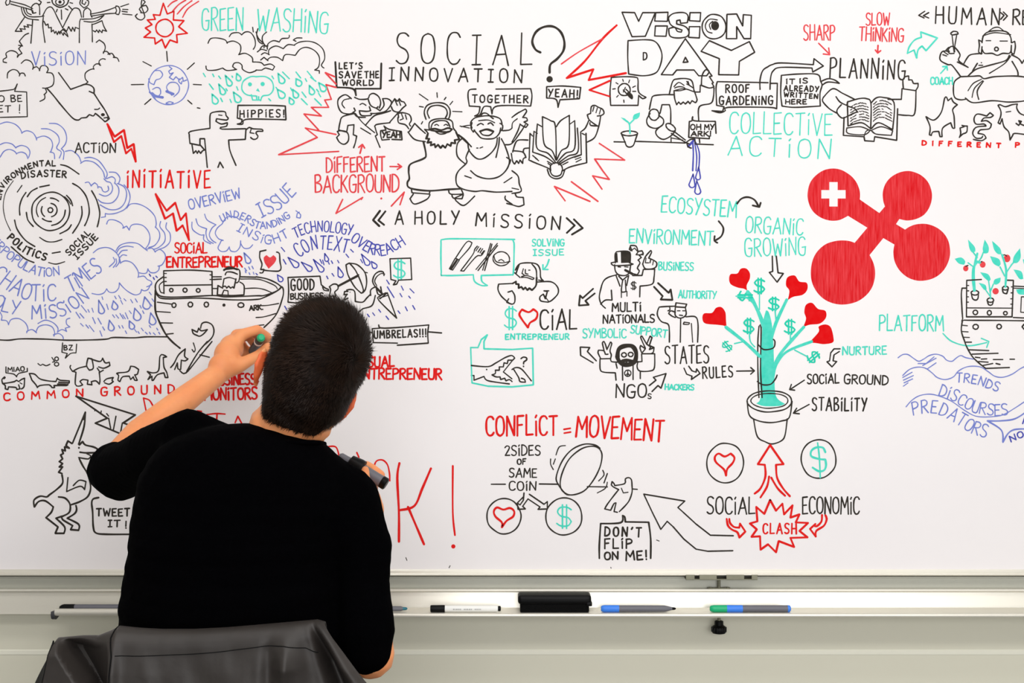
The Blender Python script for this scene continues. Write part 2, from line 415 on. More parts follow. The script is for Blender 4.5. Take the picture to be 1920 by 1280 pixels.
D('wind_cloud_drawing','small blue cloud with wind lines','''@0 1
b 1665 400 1700 350 1760 345 1800 370
b 1665 400 1630 430 1615 470 1640 510 1670 520
b 1650 545 1635 580 1660 605 1700 600 1720 570
b 1720 570 1730 600 1770 605 1800 570 1805 525
b 1805 545 1830 580 1870 580 1895 555
b 1650 545 1660 525 1675 522
b 1535 325 1555 370 1620 405
b 1620 405 1590 430 1570 480 1590 520 1620 540
b 1470 360 1490 410 1550 435 1545 470 1560 520 1600 545
b 1440 385 1445 440 1500 480 1530 480 1530 520 1580 548''')
D('rain_drawing','blue raindrops around the umbrella figure','''@0 1
bd2.6 1830 615 1862 675 20
b- 1835 730 1850 750 1865 720 1875 740 1890 715 1900 735 1840 750 1845 765 1868 765 1875 778 1900 760 1905 775
@1 1
nd2.4 240 650 300 705 22 340 685 402 735 20 430 665 490 740 20 515 620 530 665 15 615 720 635 780 20 790 625 835 690 20 865 680 890 715 18 160 780 185 815 18
n-2.2 190 575 215 605 205 665 225 700 480 665 495 695 500 670 510 705 565 675 575 695 612 672 622 690 675 625 695 650 710 590 730 610 785 665 800 690 530 790 540 810 570 770 585 790 540 680 550 700 980 820 1000 850 985 870 1035 950 1090 865 1105 895 1155 885 1185 915 1080 920 1095 945 1145 940 1158 955 1065 1050 1080 1070 1120 1020 1135 1050 1175 1010 1192 1040 835 1075 850 1095 875 1065 890 1085 920 1040 935 1060 975 1090 995 1115 215 1015 230 1040 215 1070 228 1095 0 770 10 780
b 300 300 335 330 330 355 305 350 310 320 325 310''')
D('heart_bubble_drawing','pink heart in a black speech bubble','''@1 1
Rf 95 735 65 690 58 650 80 632 105 650 130 632 152 655 140 690
k3 75 595 30 605 28 650 45 700 35 740 60 740 50 765 30 765
k3 60 745 100 750 170 752 188 730 180 680 175 620 155 610''')
D('speech_bubble_drawing','black bubble on the left above the dark hair','''@1 1
k3 490 855 480 790 240 800 245 900 240 985 300 990 330 985
k3 490 855 520 880 545 890
k3 500 870 510 895 545 900''')
D('umbrella_figure_drawing','figure with a dish and a folded umbrella, black outline','''@1 1
kz3 675 705 700 692 745 745 785 830 806 900 790 918 740 870 690 780
k3 700 693 760 705 815 760 830 830 820 890 800 915
k 815 760 835 765
k3 620 860 770 780
k 615 870 765 792
k3 690 905 665 905 660 930 685 925 670 945 660 970 690 955
k3 680 895 710 890 740 905 745 980 800 985 830 955 860 925
k3 860 935 860 895 885 875 905 870
k3 895 935 870 1010 800 1035 780 1055
k3 550 940 560 890 550 870 580 850 610 855 615 885 590 910 600 935
k3 555 940 600 940
k3 600 945 610 970
k3 960 785 955 760 925 755 890 780 875 830 895 870
k 965 775 940 770 905 795 890 830 905 860
k4 905 880 945 920
k3 900 870 915 925 945 930 935 870
k3 930 960 985 915 1055 1105 920 970 930 940 975 915
k 925 955 985 935
kof 705 910 4 4''')
D('dollar_bubble_drawing','square black bubble round a green dollar sign','''@1 1
kzs3 1005 660 1160 655 1168 815 1070 820 1055 850 1030 855 1050 825 1012 815''')
D('speech_bubble_drawing','black bubble right of the dark hair','''@p
k3 745 643 700 642 698 616 712 615 710 609 721 615 804 609 802 624 803 643 745 647
k3 690 623 697 623
k3 804 622 828 624''')
D('double_arrow_quote_drawing','black angle quotes around the wide black line','''@1 1
k4 930 300 878 370 925 415
k4 970 305 918 372 960 405
%@2 1
k4 410 355 470 410 412 465
k4 465 365 530 430 450 478''')
D('spark_drawing','red zigzag sparks around the dancing figures','''@1 1
R3 650 215 600 320 800 200 790 215
%R3 1015 265 1112 160 1080 255
%Rof 940 208 8 8
@1 0
%R3 1005 1248 1090 1250
R3 1065 1230 1092 1250 1060 1270
%R3 780 1150 798 1085
R3 770 1105 798 1083 815 1110
%Rs3 620 1135 170 1160 460 1030 370 960 600 1008
Rs3 470 975 360 855 490 870 415 805 545 805 515 750 565 745 525 635 600 655
R3 600 630 520 545 590 575
@2 0
%r4 785 190 680 290 545 460 410 585 610 520 575 600 855 548
R 370 480 500 390 680 290
%r3.5 735 605 580 675 730 722
%Rs3 655 1075 845 1200 620 1192 680 1280 730 1345 605 1318 675 1418
@2 1
%Rs3 445 82 645 230
%Rs3 398 225 318 118 585 230''')
D('rain_cloud_drawing','black smoke cloud over a green skull in green rain','''@0 0
k 1560 325 1580 290 1630 285 1690 300 1705 325
k 1700 320 1750 308 1800 335 1805 380 1790 410
k 1790 410 1840 400 1890 430 1895 465 1920 465
k 1720 275 1740 250 1790 245 1812 262
k 1812 262 1840 240 1880 245 1910 290 1915 340 1900 370
k 1895 205 1900 240
k 1545 495 1555 525 1620 525 1670 510
k 1670 510 1700 528 1750 525 1775 520
k 1770 520 1745 500 1755 475 1790 470 1815 490 1820 520 1870 545 1920 530
@1 0
k 0 240 20 290 60 330 60 360
k 15 215 5 260 20 310 50 330
k 80 240 50 270 50 310 75 350
k 30 370 50 345 90 345
k 85 370 90 330 130 305 175 315
k 175 315 195 290 245 285 250 265
k 95 410 100 370 150 345 205 365
k 205 365 240 335 290 340
k 290 335 330 315 400 310 460 330 505 375 515 440 490 490 510 510
k 300 310 280 300 305 285 345 285
k 85 450 110 430 160 430 200 455
k 200 455 220 410 295 415
k 295 415 330 370 380 355 440 380 475 430 470 500 440 525 475 530 475 550
k 35 450 60 430 90 455
k 40 410 65 395 100 410
k 10 390 40 370 80 380
k 0 465 40 470 60 490
k 60 490 110 480 140 500 125 525 70 510 45 525 0 525
@0 0
t 1920 720 1850 710 1815 670 1825 610 1880 575 1920 575
tof 1875 632 15 15
t 1885 710 1895 750 1920 750
td3 1690 565 1722 625 20 1775 550 1790 588 18 1640 630 1672 690 20 1750 690 1785 745 24 1590 705 1615 758 22
t- 1525 550 1540 575 1595 555 1605 575 1640 570 1655 590 1740 570 1745 580 1570 630 1600 670 1695 665 1705 680 1775 650 1785 675 1655 735 1668 762 1725 745 1735 768
@1 0
t 0 575 70 575 120 610 130 670 100 710 50 720 35 755
tof 50 630 16 16
tf 0 680 15 660 30 690
t 5 720 5 750 35 750
t 20 725 20 745
td3 165 550 195 605 22 300 590 322 625 22 160 670 195 715 24 275 670 300 715 20 250 730 268 765 18 400 640 420 690 20 470 620 505 665 22
t- 120 570 132 590 200 540 250 590 300 540 335 585 385 535 430 590 370 590 380 610 150 655 165 675 260 660 270 680 345 690 375 730 340 740 385 785 410 580 450 610 440 740 490 790 470 700 485 725 95 740 110 755 455 670 470 690''')
D('shouting_man_drawing','black outline of a man pointing right','''@0 0
k3 1575 960 1575 870 1590 845 1650 835 1690 840 1695 865 1712 885 1700 900 1625 890 1620 910 1660 930 1705 920 1700 945 1655 955 1665 968 1840 965
k3 1575 962 1430 985 1420 1010 1425 1075 1500 1090 1500 1040 1535 1040 1555 1255
k3 1440 1085 1450 1150 1470 1130 1480 1150 1490 1130 1505 1150 1520 1130 1535 1125 1500 1085
k3 1845 965 1840 1045 1715 1050 1725 1130 1770 1240
k3 1635 1255 1650 1215 1675 1258
k 1640 862 1665 865
k3 1845 975 1870 955 1895 965 1965 970 1970 985 1930 985 1920 1000 1935 1020 1925 1040 1900 1045 1880 1030
k 1885 965 1875 995 1905 1000''')
D('speech_bubble_drawing','black bubble beside the shouting man','''@0 0
k3 1785 790 1780 885 1815 895 1810 920 1780 930 1820 930 1845 895 2040 895 2145 898 2140 795 2020 790 1785 790''')
D('speech_bubble_drawing','black bubble above the elephant','''@1 0
k3.5 595 465 605 655 725 665 750 715 745 665 935 665 940 475''')
D('elephant_drawing','black outline of a laughing elephant raising a fist','''@1 0
k3 715 740 670 710 620 740 615 790 640 840 690 855 720 850 745 830 735 810
k 700 740 660 750 645 780 665 810
k3 740 730 780 745 840 740 850 715 880 700 920 725 935 770 925 810
k3 840 740 860 790 900 810 915 800
k 780 785 800 775 825 790
k3 775 830 830 835 860 830 850 800
k3 775 830 790 865 860 865 865 850
k3 730 840 760 875 820 880
k3 900 810 930 830 960 790 950 740 985 740 1010 755 1015 780 970 835 900 850 860 850
k3 740 850 650 875 630 920 620 975 680 990 690 940 735 935 730 1010 755 1020 745 1070 732 1108
k 745 850 800 920 890 995
k 785 960 860 1005
k3 820 940 885 870 950 850 1010 830
k3 1005 920 900 935 895 960 910 1010 895 1020 930 1105
k3 610 985 640 980 680 990 695 1020 690 1060 660 1082 625 1065 605 1030 625 1010 610 985
k3 1015 780 1040 740 1060 760 1075 740 1090 760 1110 765 1125 790 1100 810 1070 840 1030 830 1015 800
k3 1070 840 1000 920
k 1040 745 1060 790
k 1070 750 1085 790
k3 935 980 975 975 960 945 1000 970 1090 985 1095 1048 1020 1045
k3 1000 1045 945 1050 935 1015 935 980''')
D('question_mark_drawing','large black question mark','''@2 0
k4.5 213 393 175 370 152 310 180 240 240 202 310 200 365 240 392 310 385 380 340 440 295 475 283 500 282 545
kof 282 594 24 24''')
D('speech_bubble_drawing','black bubble above the laughing man','''@1 0
k3 2060 665 2070 720 2060 795 1810 795 1770 855 1760 800 1710 800 1680 860 1640 870 1670 850 1680 800 1600 795 1590 720 1600 675 1650 668
k3 1800 668 2060 665''')
D('speech_bubble_drawing','black bubble under the large question mark','''@2 0
kz3 260 650 380 645 515 655 505 740 360 748 345 805 330 745 260 735''')
D('halo_figure_drawing','bearded man with a halo raising a fist, black outline','''@1 0
k3 1275 895 1262 840 1285 790 1350 770 1420 780 1455 825 1450 880 1435 895
k3 1300 885 1285 840 1310 800 1370 790 1420 810 1435 850 1420 885
k- 1225 705 1290 750 1357 695 1360 730 1425 730 1412 748 1475 760 1455 785 1475 835 1545 838 1225 798 1255 803 1250 912 1240 930
k3 1300 975 1300 920 1340 895 1420 890 1470 910 1480 960 1500 985
k3 1310 975 1325 925 1370 905 1430 910 1455 950
k3 1300 975 1265 970 1290 1000 1285 1030
k3.5 1305 970 1340 965 1390 975 1440 960 1470 970 1440 990 1360 985 1310 975
k3 1350 990 1380 1005 1420 1000 1440 985
k 1340 940 1355 932 1370 942
k 1410 940 1425 932 1440 942
k3.5 1290 1000 1275 1040 1300 1040 1285 1070 1315 1065 1310 1090 1340 1080 1345 1105 1365 1085 1385 1110 1400 1090 1420 1108 1435 1080 1460 1095 1465 1070 1495 1075 1490 1050 1525 1045 1500 990
k3 1070 880 1065 850 1100 845 1150 860 1165 900 1150 930 1160 945
k3 1065 880 1070 920 1120 935 1145 965
k3 1190 925 1230 965 1270 1000
k3 1190 925 1150 985 1140 990 1190 1045 1270 1062
k 1090 850 1105 890 1080 900
k 1120 860 1130 895
k3.5 1255 1060 1275 1160 1255 1190 1160 1230 1145 1280 1150 1340 1135 1370 1155 1410 1290 1430 1440 1420 1540 1415
k3 1550 1035 1510 1080 1510 1170 1570 1230
k 1515 1010 1590 1080
@1 1
k3 1165 135 1170 165 1300 175 1305 150
k3 1180 175 1155 210 1190 250 1280 215 1305 180
k3 1445 145 1460 175 1555 175 1540 140
k3 1470 180 1480 205 1545 210 1555 180''')
D('laughing_man_drawing','laughing man in a draped robe pointing up, black outline','''@1 0
k3 1620 960 1610 920 1640 885 1700 870 1770 870 1830 890 1845 930
k3 1685 870 1700 850 1730 850 1760 875 1780 890
k 1670 905 1740 900 1790 920
k3 1620 920 1612 960 1630 990 1640 975
k3 1830 925 1850 940 1845 975 1830 980
k3 1635 975 1660 1005 1690 1035 1740 1042 1790 1035 1825 1000 1835 960
k3 1660 940 1685 925 1705 935
k3 1740 930 1760 920 1780 940
k4 1680 985 1730 970 1780 985
k3 1680 985 1700 1010 1750 1015 1780 990
k3 1825 1030 1820 1090 1800 1180
k3 1590 1080 1600 1130 1650 1185 1700 1190 1760 1150 1800 1095 1810 1035
k 1655 1110 1665 1110
k 1680 1110 1700 1102
k3 1600 1120 1575 1180 1580 1220 1520 1280 1500 1330 1510 1390 1560 1420 1640 1435 1700 1430 1800 1440 1920 1435
k3 1840 1040 1870 1100 1900 1200 1880 1270 1820 1325 1740 1340 1660 1320 1610 1280
k3 1520 1010 1570 1050 1615 1100
k 1530 945 1600 960
k 1540 950 1590 940 1610 940
k3 1850 980 1900 975 1920 960
k3 1870 1085 1920 1075 1985 990 2020 935
k3 1880 1180 1910 1200 1900 1230
k3 1920 880 1960 850 2020 818 2030 835 2000 880 2030 885 2035 905 2010 915 2040 935 2025 955 2000 945 1980 930
k3 1980 935 1960 990 1920 1065
k 1920 960 1925 920 1960 890
@1 1
k 1565 38 1615 55
k 1860 90 1920 50
k3 1500 225 1560 260 1640 190
k3 1500 225 1490 205 1545 180
k3 1870 190 1870 215 1920 250
@2 1
k3 0 0 45 40 55 100 70 140 60 160 0 170
k3 25 170 35 195 85 200 90 255 50 268 0 255 -40 245
k 0 130 50 140''')
D('open_book_drawing','open book with two raised arms, black outline','''@2 0
k3 228 875 240 1075 300 1130 330 1200
k3 228 875 290 905 325 945 332 1200
k3 430 865 425 1080 370 1130 335 1200
k3 430 865 365 905 333 950
k3 190 930 185 1105 270 1150 325 1215
k 190 930 225 950
k3 470 905 470 1110 400 1150 340 1215
k 470 905 435 930
k3 165 985 155 1140 250 1175 320 1225
k 165 985 190 1000
k3 490 960 495 1135 420 1170 345 1225
k3 135 1000 130 1180 140 1205 270 1260 290 1280
k 135 1000 155 1020
k3 515 990 520 1160 430 1190 350 1235
k3 555 1000 560 1220 440 1250 380 1280
k 525 1000 545 1010
k3 290 1280 290 1240 330 1220 370 1240 380 1280
k- 155 1165 190 1195 175 1185 200 1205 265 1210 300 1230 470 1180 510 1165 475 1195 515 1180 480 1215 520 1195 380 1235 420 1215 270 1225 290 1240
k3 265 1270 285 1320 330 1340 375 1325 395 1275
k3 285 1280 300 1310 330 1322 365 1310 375 1280
k3 590 850 595 800 620 790 650 805 680 820 690 850 670 865 640 870
k3 590 850 565 860 580 900 640 945
k 615 800 605 835
k 640 810 630 845
k 665 820 655 855
k3 575 905 550 960 520 985
k3 585 920 590 940 650 945
k3 665 870 650 950 620 1030 565 1065
k3 120 1050 50 1050 25 1075 5 1140
k3 125 1110 90 1115 85 1140
k3 5 1130 80 1140 105 1180 85 1190 80 1225 60 1200 50 1225 35 1205 20 1230 5 1210 -5 1150''')
D('block_letters_drawing','outlined block letters VISION DAY with an eye for the O','''@2 0
kzs3 825 92 920 95 950 160 980 95 1075 95 1000 272 900 275
kzs3 1078 95 1170 92 1165 160 1070 158
kzs3 1075 195 1165 195 1155 272 1070 270
kz3 1180 165 1175 130 1215 100 1290 95 1320 120 1315 170 1265 175 1260 150 1235 155 1235 180 1300 200 1328 240 1310 275 1240 285 1185 270 1175 215 1220 205 1240 235 1270 240 1275 225 1220 205 1190 185
kzs3 1335 95 1415 95 1410 160 1330 155
kzs3 1330 200 1410 200 1405 285 1325 280
ko3 1515 200 90 92
k 1540 150 1480 145 1450 190 1465 235 1500 248
k 1505 160 1480 185 1490 220
kof 1523 193 30 35
kzs3 1612 108 1685 105 1730 195 1735 110 1795 115 1790 290 1740 290 1685 200 1685 290 1608 290
kz3 870 305 1000 298 1070 310 1110 360 1125 430 1100 520 1060 555 980 568 875 555 868 430
kz3 985 395 1005 397 1012 420 1005 442 985 450
kzs3 1300 290 1380 400 1480 540 1460 568 1400 568 1365 525 1235 525 1205 562 1120 560 1200 440
kzs3 1300 430 1320 465 1283 468
kzs3 1480 305 1645 378 1780 312 1820 392 1705 460 1700 562 1550 560 1555 440 1418 385''')
D('light_bulb_drawing','light bulb in a black speech bubble','''@2 0
k3 745 580 850 575 930 580 945 600 950 690 1005 730 980 740 950 715 945 790 740 790 735 690 745 580
ko3 842 672 45 45
k 850 655 835 690
k3 835 675 880 725 900 740 900 715 855 670
k5 870 700 895 730
k- 830 595 835 610 882 600 875 620 780 620 795 630 755 668 775 665 785 728 797 715 838 750 840 768 905 655 925 645 905 685 928 685''')
D('seedling_drawing','green seedling in a black-outlined pot','''@2 0
t3 885 1000 880 930 855 905 835 890
t3 880 930 915 895
tf 860 915 820 885 815 880 850 890
tf 905 890 915 860 960 842 955 875 930 895
ko3 880 1000 60 18
k3 820 1000 845 1060 860 1095 885 1103 910 1090 925 1050 942 1000
k3 765 1063 850 1065
k3 925 1060 1000 1062 1300 1072
k3 1375 1080 1510 1085''')
D('watering_man_drawing','bearded man pouring a watering can, blue water below','''@2 0
k3 1180 705 1205 610 1240 592 1310 590 1350 610 1365 680
k 1215 650 1250 618 1290 640
k 1310 630 1330 640 1360 660
k 1220 660 1250 650 1290 655 1300 670 1260 680 1215 680
k 1310 610 1330 640 1320 610
k 1215 680 1290 665 1370 690
k3 1215 680 1220 740 1235 785 1250 765 1265 782 1285 765 1300 780 1320 760 1335 778 1350 755 1375 770 1388 750 1370 690 1365 680
k3 1210 710 1130 710 1060 720 1045 750 1030 820
k3 1110 850 1125 785 1180 785 1190 830 1190 925
ko3 1065 860 38 42
k3 1035 850 1010 900 1025 945 1080 962 1130 935 1135 895 1100 865
k3 1130 935 1080 980 1090 1020 1135 1045 1190 1020 1225 980
ko3 1190 955 40 22 35
k3 1195 1000 1280 1055 1330 1080
k3 1215 985 1300 1050
k3 1310 1065 1340 1045 1370 1045 1375 1070
k3 1310 1065 1320 1100 1345 1110
k 1193 1030 1193 1065
k 1200 1035 1280 1050
k3 1370 690 1410 690 1412 640
k3 1420 640 1425 570 1445 530 1465 525 1500 570 1480 575 1510 620 1500 625 1515 650 1480 660 1420 640
k3 1515 660 1510 730 1490 775 1405 800 1400 900
n3 1355 1065 1360 1150 1355 1280
n2.6 1370 1070 1385 1170 1380 1280
n2.6 1380 1070 1405 1150 1400 1280
n4 1320 1100 1370 1045
nd2.6 1400 1250 1395 1330 18 1358 1305 1350 1385 22 1385 1355 1393 1435 22
k3 1530 1000 1525 910 1365 905 1355 875 1350 905 1330 910 1325 1030 1480 1040 1480 1020
k3 1405 1040 1408 1070''')
D('speech_bubble_drawing','black bubble right of the watering man','''@2 0
k3 1920 620 1540 612 1530 660 1535 790 1590 800 1580 835 1500 830 1560 845 1600 830 1620 805 1920 805 1985 815 1990 625 1935 625''')
D('bent_arrow_drawing','hollow black arrow bending right','''@3 0
k3 -60 670 -60 600 -40 530 0 500 30 485 100 472 340 485 345 440 415 495 335 540 330 510 100 505 40 530 20 580 15 670''')
D('speech_bubble_drawing','black bubble left of the read book','''@3 0
kz3 100 565 230 555 370 558 395 610 405 640 390 700 392 795 200 805 105 795 95 700
k3 395 612 450 590 500 600 535 625
k3 535 625 450 615 405 640''')
D('reading_hands_drawing','two hands holding an open book of scribbled lines','''@3 0
k3 595 765 680 740 740 740 772 775 770 965
k3 775 770 810 735 860 730 945 770 935 970
k3 595 765 600 945 700 920 770 965
k3 775 965 830 920 930 970
k 590 965 600 1000 720 1010 765 980
k 590 960 690 950 760 975
k 780 975 850 950 935 980 925 1015 810 1005 775 980
k3 570 880 565 1015 720 1025 725 1055 795 1060 800 1025 965 1052 972 815
k 720 1025 735 985 765 975 800 1000
kw 0 0
k3 415 730 485 665 560 700 650 745
k3 415 730 410 760 460 815 520 850
k3 510 725 540 765 590 790 600 760
k3 550 785 520 820 520 850 555 885 600 870 640 850 670 840 650 815 595 795
k3 900 745 1000 745 1005 665 1110 680 1100 850 1050 865 980 860
k3 1015 665 1012 600 1030 575 1055 570 1055 600 1080 600 1090 625 1125 625 1125 650 1110 675''')
D('curved_arrow_drawing','hollow green arrow curving up right','''@3 0
tz3 1045 400 1060 350 1100 300 1150 280 1145 240 1270 285 1185 380 1155 345 1125 375 1115 435 1095 375
%R3 380 325 460 405
R3 415 405 462 410 455 360
%R3 825 340 822 395
R3 805 375 822 398 845 380''')
D('quote_mark_drawing','black angle quotes on the upper right','''@3 0
k3 1175 85 1130 115 1170 135
k3 1205 95 1165 118 1205 135
%k3 1745 95 1770 115 1745 145
k3 1765 90 1795 120 1765 152''')
D('seated_figure_drawing','seated bald figure in a robe holding a horn, black outline','''@3 0
k3 1370 250 1390 235 1420 240 1425 255 1380 262 1370 250
k 1380 262 1390 350 1395 390
k 1415 262 1400 350 1400 390
k3 1395 400 1360 400 1350 375 1370 350 1400 355 1440 410 1430 455 1500 505
k3 1360 385 1310 385 1290 420 1295 455 1350 485 1380 490 1445 575
k 1320 390 1350 410
k 1310 410 1340 420
k 1355 355 1335 375
k3 1605 320 1615 270 1650 240 1720 230 1790 240 1820 280 1825 320
k 1655 235 1690 210 1730 205 1765 230
k 1610 270 1700 245 1820 260
k3 1600 310 1580 300 1585 340 1580 390 1600 405 1605 350
k3 1830 320 1850 310 1855 350 1845 405 1825 395 1825 340
k3 1605 370 1625 400 1680 400 1720 415 1760 400 1810 400 1825 370
k 1635 305 1670 305
k 1740 308 1795 308
ko3 1713 368 14 14
k3 1605 400 1520 410 1490 440 1470 475
k3 1420 465 1500 505
k3 1810 415 1780 455 1660 490 1560 520 1500 570
k 1820 420 1770 480 1660 550
k3 1570 475 1535 530
k 1580 490 1610 490
kof 1600 470 5 5
k3 1825 410 1880 440 1905 475 1920 450
k3 1830 460 1870 530 1875 570
k3 1445 575 1530 572 1590 570 1620 590 1700 575 1850 570 1940 580
k3 1445 575 1400 610 1390 670 1400 730 1440 748 1480 745
k3 1480 735 1540 770 1680 755 1800 765 1900 760 1940 750
k 1600 595 1540 625 1500 680
k 1610 605 1550 660 1530 730
k3 1615 610 1570 680 1580 745
t3 1295 550 1340 500
t3 1310 500 1342 497 1345 525''')
D('animal_drawing','small animal under the seated figure, black outline','''@3 0
k3 1185 875 1245 900 1300 840 1325 735 1340 730 1350 755 1375 735 1390 765 1420 785 1385 820 1395 870 1400 960 1385 960 1370 920 1310 960 1305 1025 1290 1025 1280 985 1235 990 1225 1015 1210 1010 1215 950 1185 875
%k3 1435 1030 1445 1000 1440 960 1470 950 1455 940 1480 945 1495 945 1490 990 1460 1005 1440 1025
%k3 1640 870 1665 845 1690 865 1670 880 1620 885 1600 910 1640 905 1675 930 1660 965 1590 975 1575 1000 1620 1010 1635 1035 1600 1055 1540 1045
k3 1640 870 1570 855 1545 890 1560 930 1620 930 1635 945 1560 955 1535 1000 1560 1035 1600 1035 1610 1022
%k3 1725 790 1740 785 1780 800 1830 785 1870 780 1865 810 1890 850 1940 870
k3 1725 790 1745 830 1745 870 1725 920 1740 930 1755 890
k3 1755 890 1770 950 1805 990 1815 1050 1835 1015 1850 1000 1940 1010
k 1785 840 1820 835
k3 1860 925 1880 940 1900 910 1880 905 1895 930 1920 940''')
D('cutlery_bubble_drawing','knife, fork, chopsticks and bowl in a green speech bubble','''@1 1
t3 1940 515 1560 510 1405 515 1388 550 1390 760 1410 785 1630 780 1640 830 1690 860 1735 860 1695 830 1690 785 1915 780
@2 1
t3 0 515 15 540 15 640 10 770 0 780
@1 1
k 1500 650 1580 535 1620 540 1600 580 1525 665
k4 1462 738 1508 668
k 1450 735 1495 655 1525 670 1475 745 1450 735
k 1535 750 1625 630 1640 590 1660 565
k 1560 750 1650 645 1690 635 1715 600
k 1535 750 1560 752
k- 1650 600 1670 570 1665 610 1685 580 1680 615 1700 585 1690 625 1710 600
k 1650 740 1810 545
k 1665 748 1812 560
k 1700 745 1760 545
k 1715 748 1770 550
ko 1840 660 62 52
k 1785 640 1800 680 1850 690 1905 680
k 1820 675 1840 665 1860 680''')
D('bearded_man_drawing','bearded long-haired man with folded arms, black outline','''@2 1
k3 25 745 55 700 120 690 185 700 210 740 215 800 235 825 200 820
k3 55 700 30 770 20 765 60 800
k3 150 700 180 740 185 800
k 85 735 75 770 90 780
k 100 740 100 770 120 775
k 125 745 135 745
k 70 795 110 785 165 805 155 815 110 800 70 800
k3.5 185 800 180 860 150 895 130 880 115 895 100 875 85 890 70 870 50 880 50 850 30 850 30 830 5 845
k3 185 835 290 832 340 870 345 920 300 970 270 985
k3 270 985 215 975 210 945 235 925 250 960 265 905 240 900 275 900
k 235 925 275 980
k3 0 845 -100 850 -105 890 -80 940 -25 990
k3 -30 910 0 900 20 935 20 985 0 1000 -40 985 -25 960
%t3 278 665 262 710 238 738
t3 232 705 232 740 270 740''')
D('heart_drawing','red heart outline in place of the letter O','''@2 1
rz4 120 1175 75 1115 55 1075 75 1040 125 1060 160 1038 190 1065 180 1110 135 1140''')
D('crocodile_bubble_drawing','open crocodile jaws in a green speech bubble','''@1 2
ts3 1610 45 1665 45 1690 -15 1735 -50 1710 0 1710 55 1920 60 2075 50 2080 325 1920 340 1740 335 1620 310 1610 45
k3 1615 180 1740 188 1800 160 1870 120 1920 105 1940 125 1920 145
k3 1920 140 1890 140 1885 165 1860 160 1855 190 1825 190 1825 215 1795 215 1795 240 1770 250 1800 265 1830 265 1835 285 1865 275 1875 295 1900 285 1920 300
k3 1615 255 1635 255 1635 290 1710 262 1730 290 1800 305 1900 318
k 1925 140 1855 228 1920 280
kof 1730 210 6 6
k3 1920 210 1950 195 1995 210 2065 295
k3 1930 205 1970 270 1980 300 2020 305 2015 285 1990 275''')
D('top_hat_man_drawing','smoking man in a black top hat with a raised finger','''@2 1
kfs 815 605 885 612 883 690 818 692
k3 775 690 775 620 800 605 870 605 888 625 885 690
kfs 775 620 790 615 795 688 775 688
k3 745 690 760 710 870 708 908 700 880 690
k3 745 690 770 685
k3 770 705 775 750 800 780 850 785 880 765 885 740 890 705
k- 795 720 815 722 845 720 870 722
k5 850 745 900 772
k3 900 770 940 780 955 750 940 730 960 690 945 670 970 650 955 635 985 620 975 600 945 605 930 565 890 560 880 590 900 600 890 575
k 890 600 920 580 945 610 930 630 985 630
k3 980 700 1000 645 1040 598 1047 610 1025 655 1060 670 1085 690 1080 720 1050 735 1000 735 980 700
k 1005 655 1000 690 1025 690
k 1040 665 1035 690
k 1060 680 1055 705
k3 985 740 1070 738 1065 800 1050 850 960 865 958 945
k3 985 740 975 785 905 785
k3 785 780 720 800 685 830 665 890 655 950 670 1000 700 1030
k3 745 895 750 970 700 970 665 1000
k3 780 785 810 865
k3 875 785 860 860
k3 800 790 830 820 865 790
k3 830 820 820 900 835 910 855 905 850 820
k- 820 905 820 950 862 905 862 940
%ks3.5 608 885 530 955 510 935 502 1010 575 1005 550 975 620 920
%ks3.5 1065 870 1130 940 1115 965 1203 968 1190 890 1175 915 1095 842''')
D('cycle_arrow_drawing','two small curved black arrows','''@2 1
k3.5 1685 250 1720 210 1770 198 1820 220 1850 270
k3.5 1805 260 1855 272 1865 240
%k3.5 1550 378 1585 430 1570 490 1520 525
k3.5 1520 490 1518 525 1540 540''')
D('saluting_man_drawing','saluting man in a cap, black outline','''@2 1
k3 1230 990 1310 1000 1300 1025 1225 1020 1230 990
k3 1225 1025 1225 1085 1265 1105 1305 1080 1300 1025
k- 1240 1050 1260 1050 1280 1050 1300 1050 1255 1082 1280 1085
k3 1225 1015 1120 1020 1100 1030 1090 1080 1120 1130 1170 1150 1180 1200 1180 1285
k3 1170 1050 1185 1040 1180 1015
k3 1225 1060 1190 1050 1175 1070 1200 1090 1225 1100
k3 1305 1095 1375 1095 1395 1150 1392 1285
k3 1265 1110 1262 1285
k 1345 1145 1355 1285
kz 1290 1135 1330 1140 1325 1152 1285 1150''')
D('small_arrow_drawing','black arrow between the written words','''@2 2
k3 1685 222 1815 220
k3 1790 195 1818 220 1790 245
%ks3 1290 200 1310 245 1350 260 1345 285 1410 240 1385 205 1380 230 1350 220 1325 185
%ks3 608 160 515 105 512 42 583 45 565 75 632 145
%ks3 1030 330 1080 290 1060 268 1155 240 1118 350 1095 330 1050 375
%@3 2
ks3 540 55 495 55 470 85 462 145 442 152 480 190 515 150 488 145 495 100 535 75
%k3 272 290 165 360
k3 175 322 162 360 200 365
%k3 308 472 192 535
k3 215 500 190 537 235 542
%@3 1
ks3 32 640 35 755 10 762 68 835 115 770 75 765 62 640''')
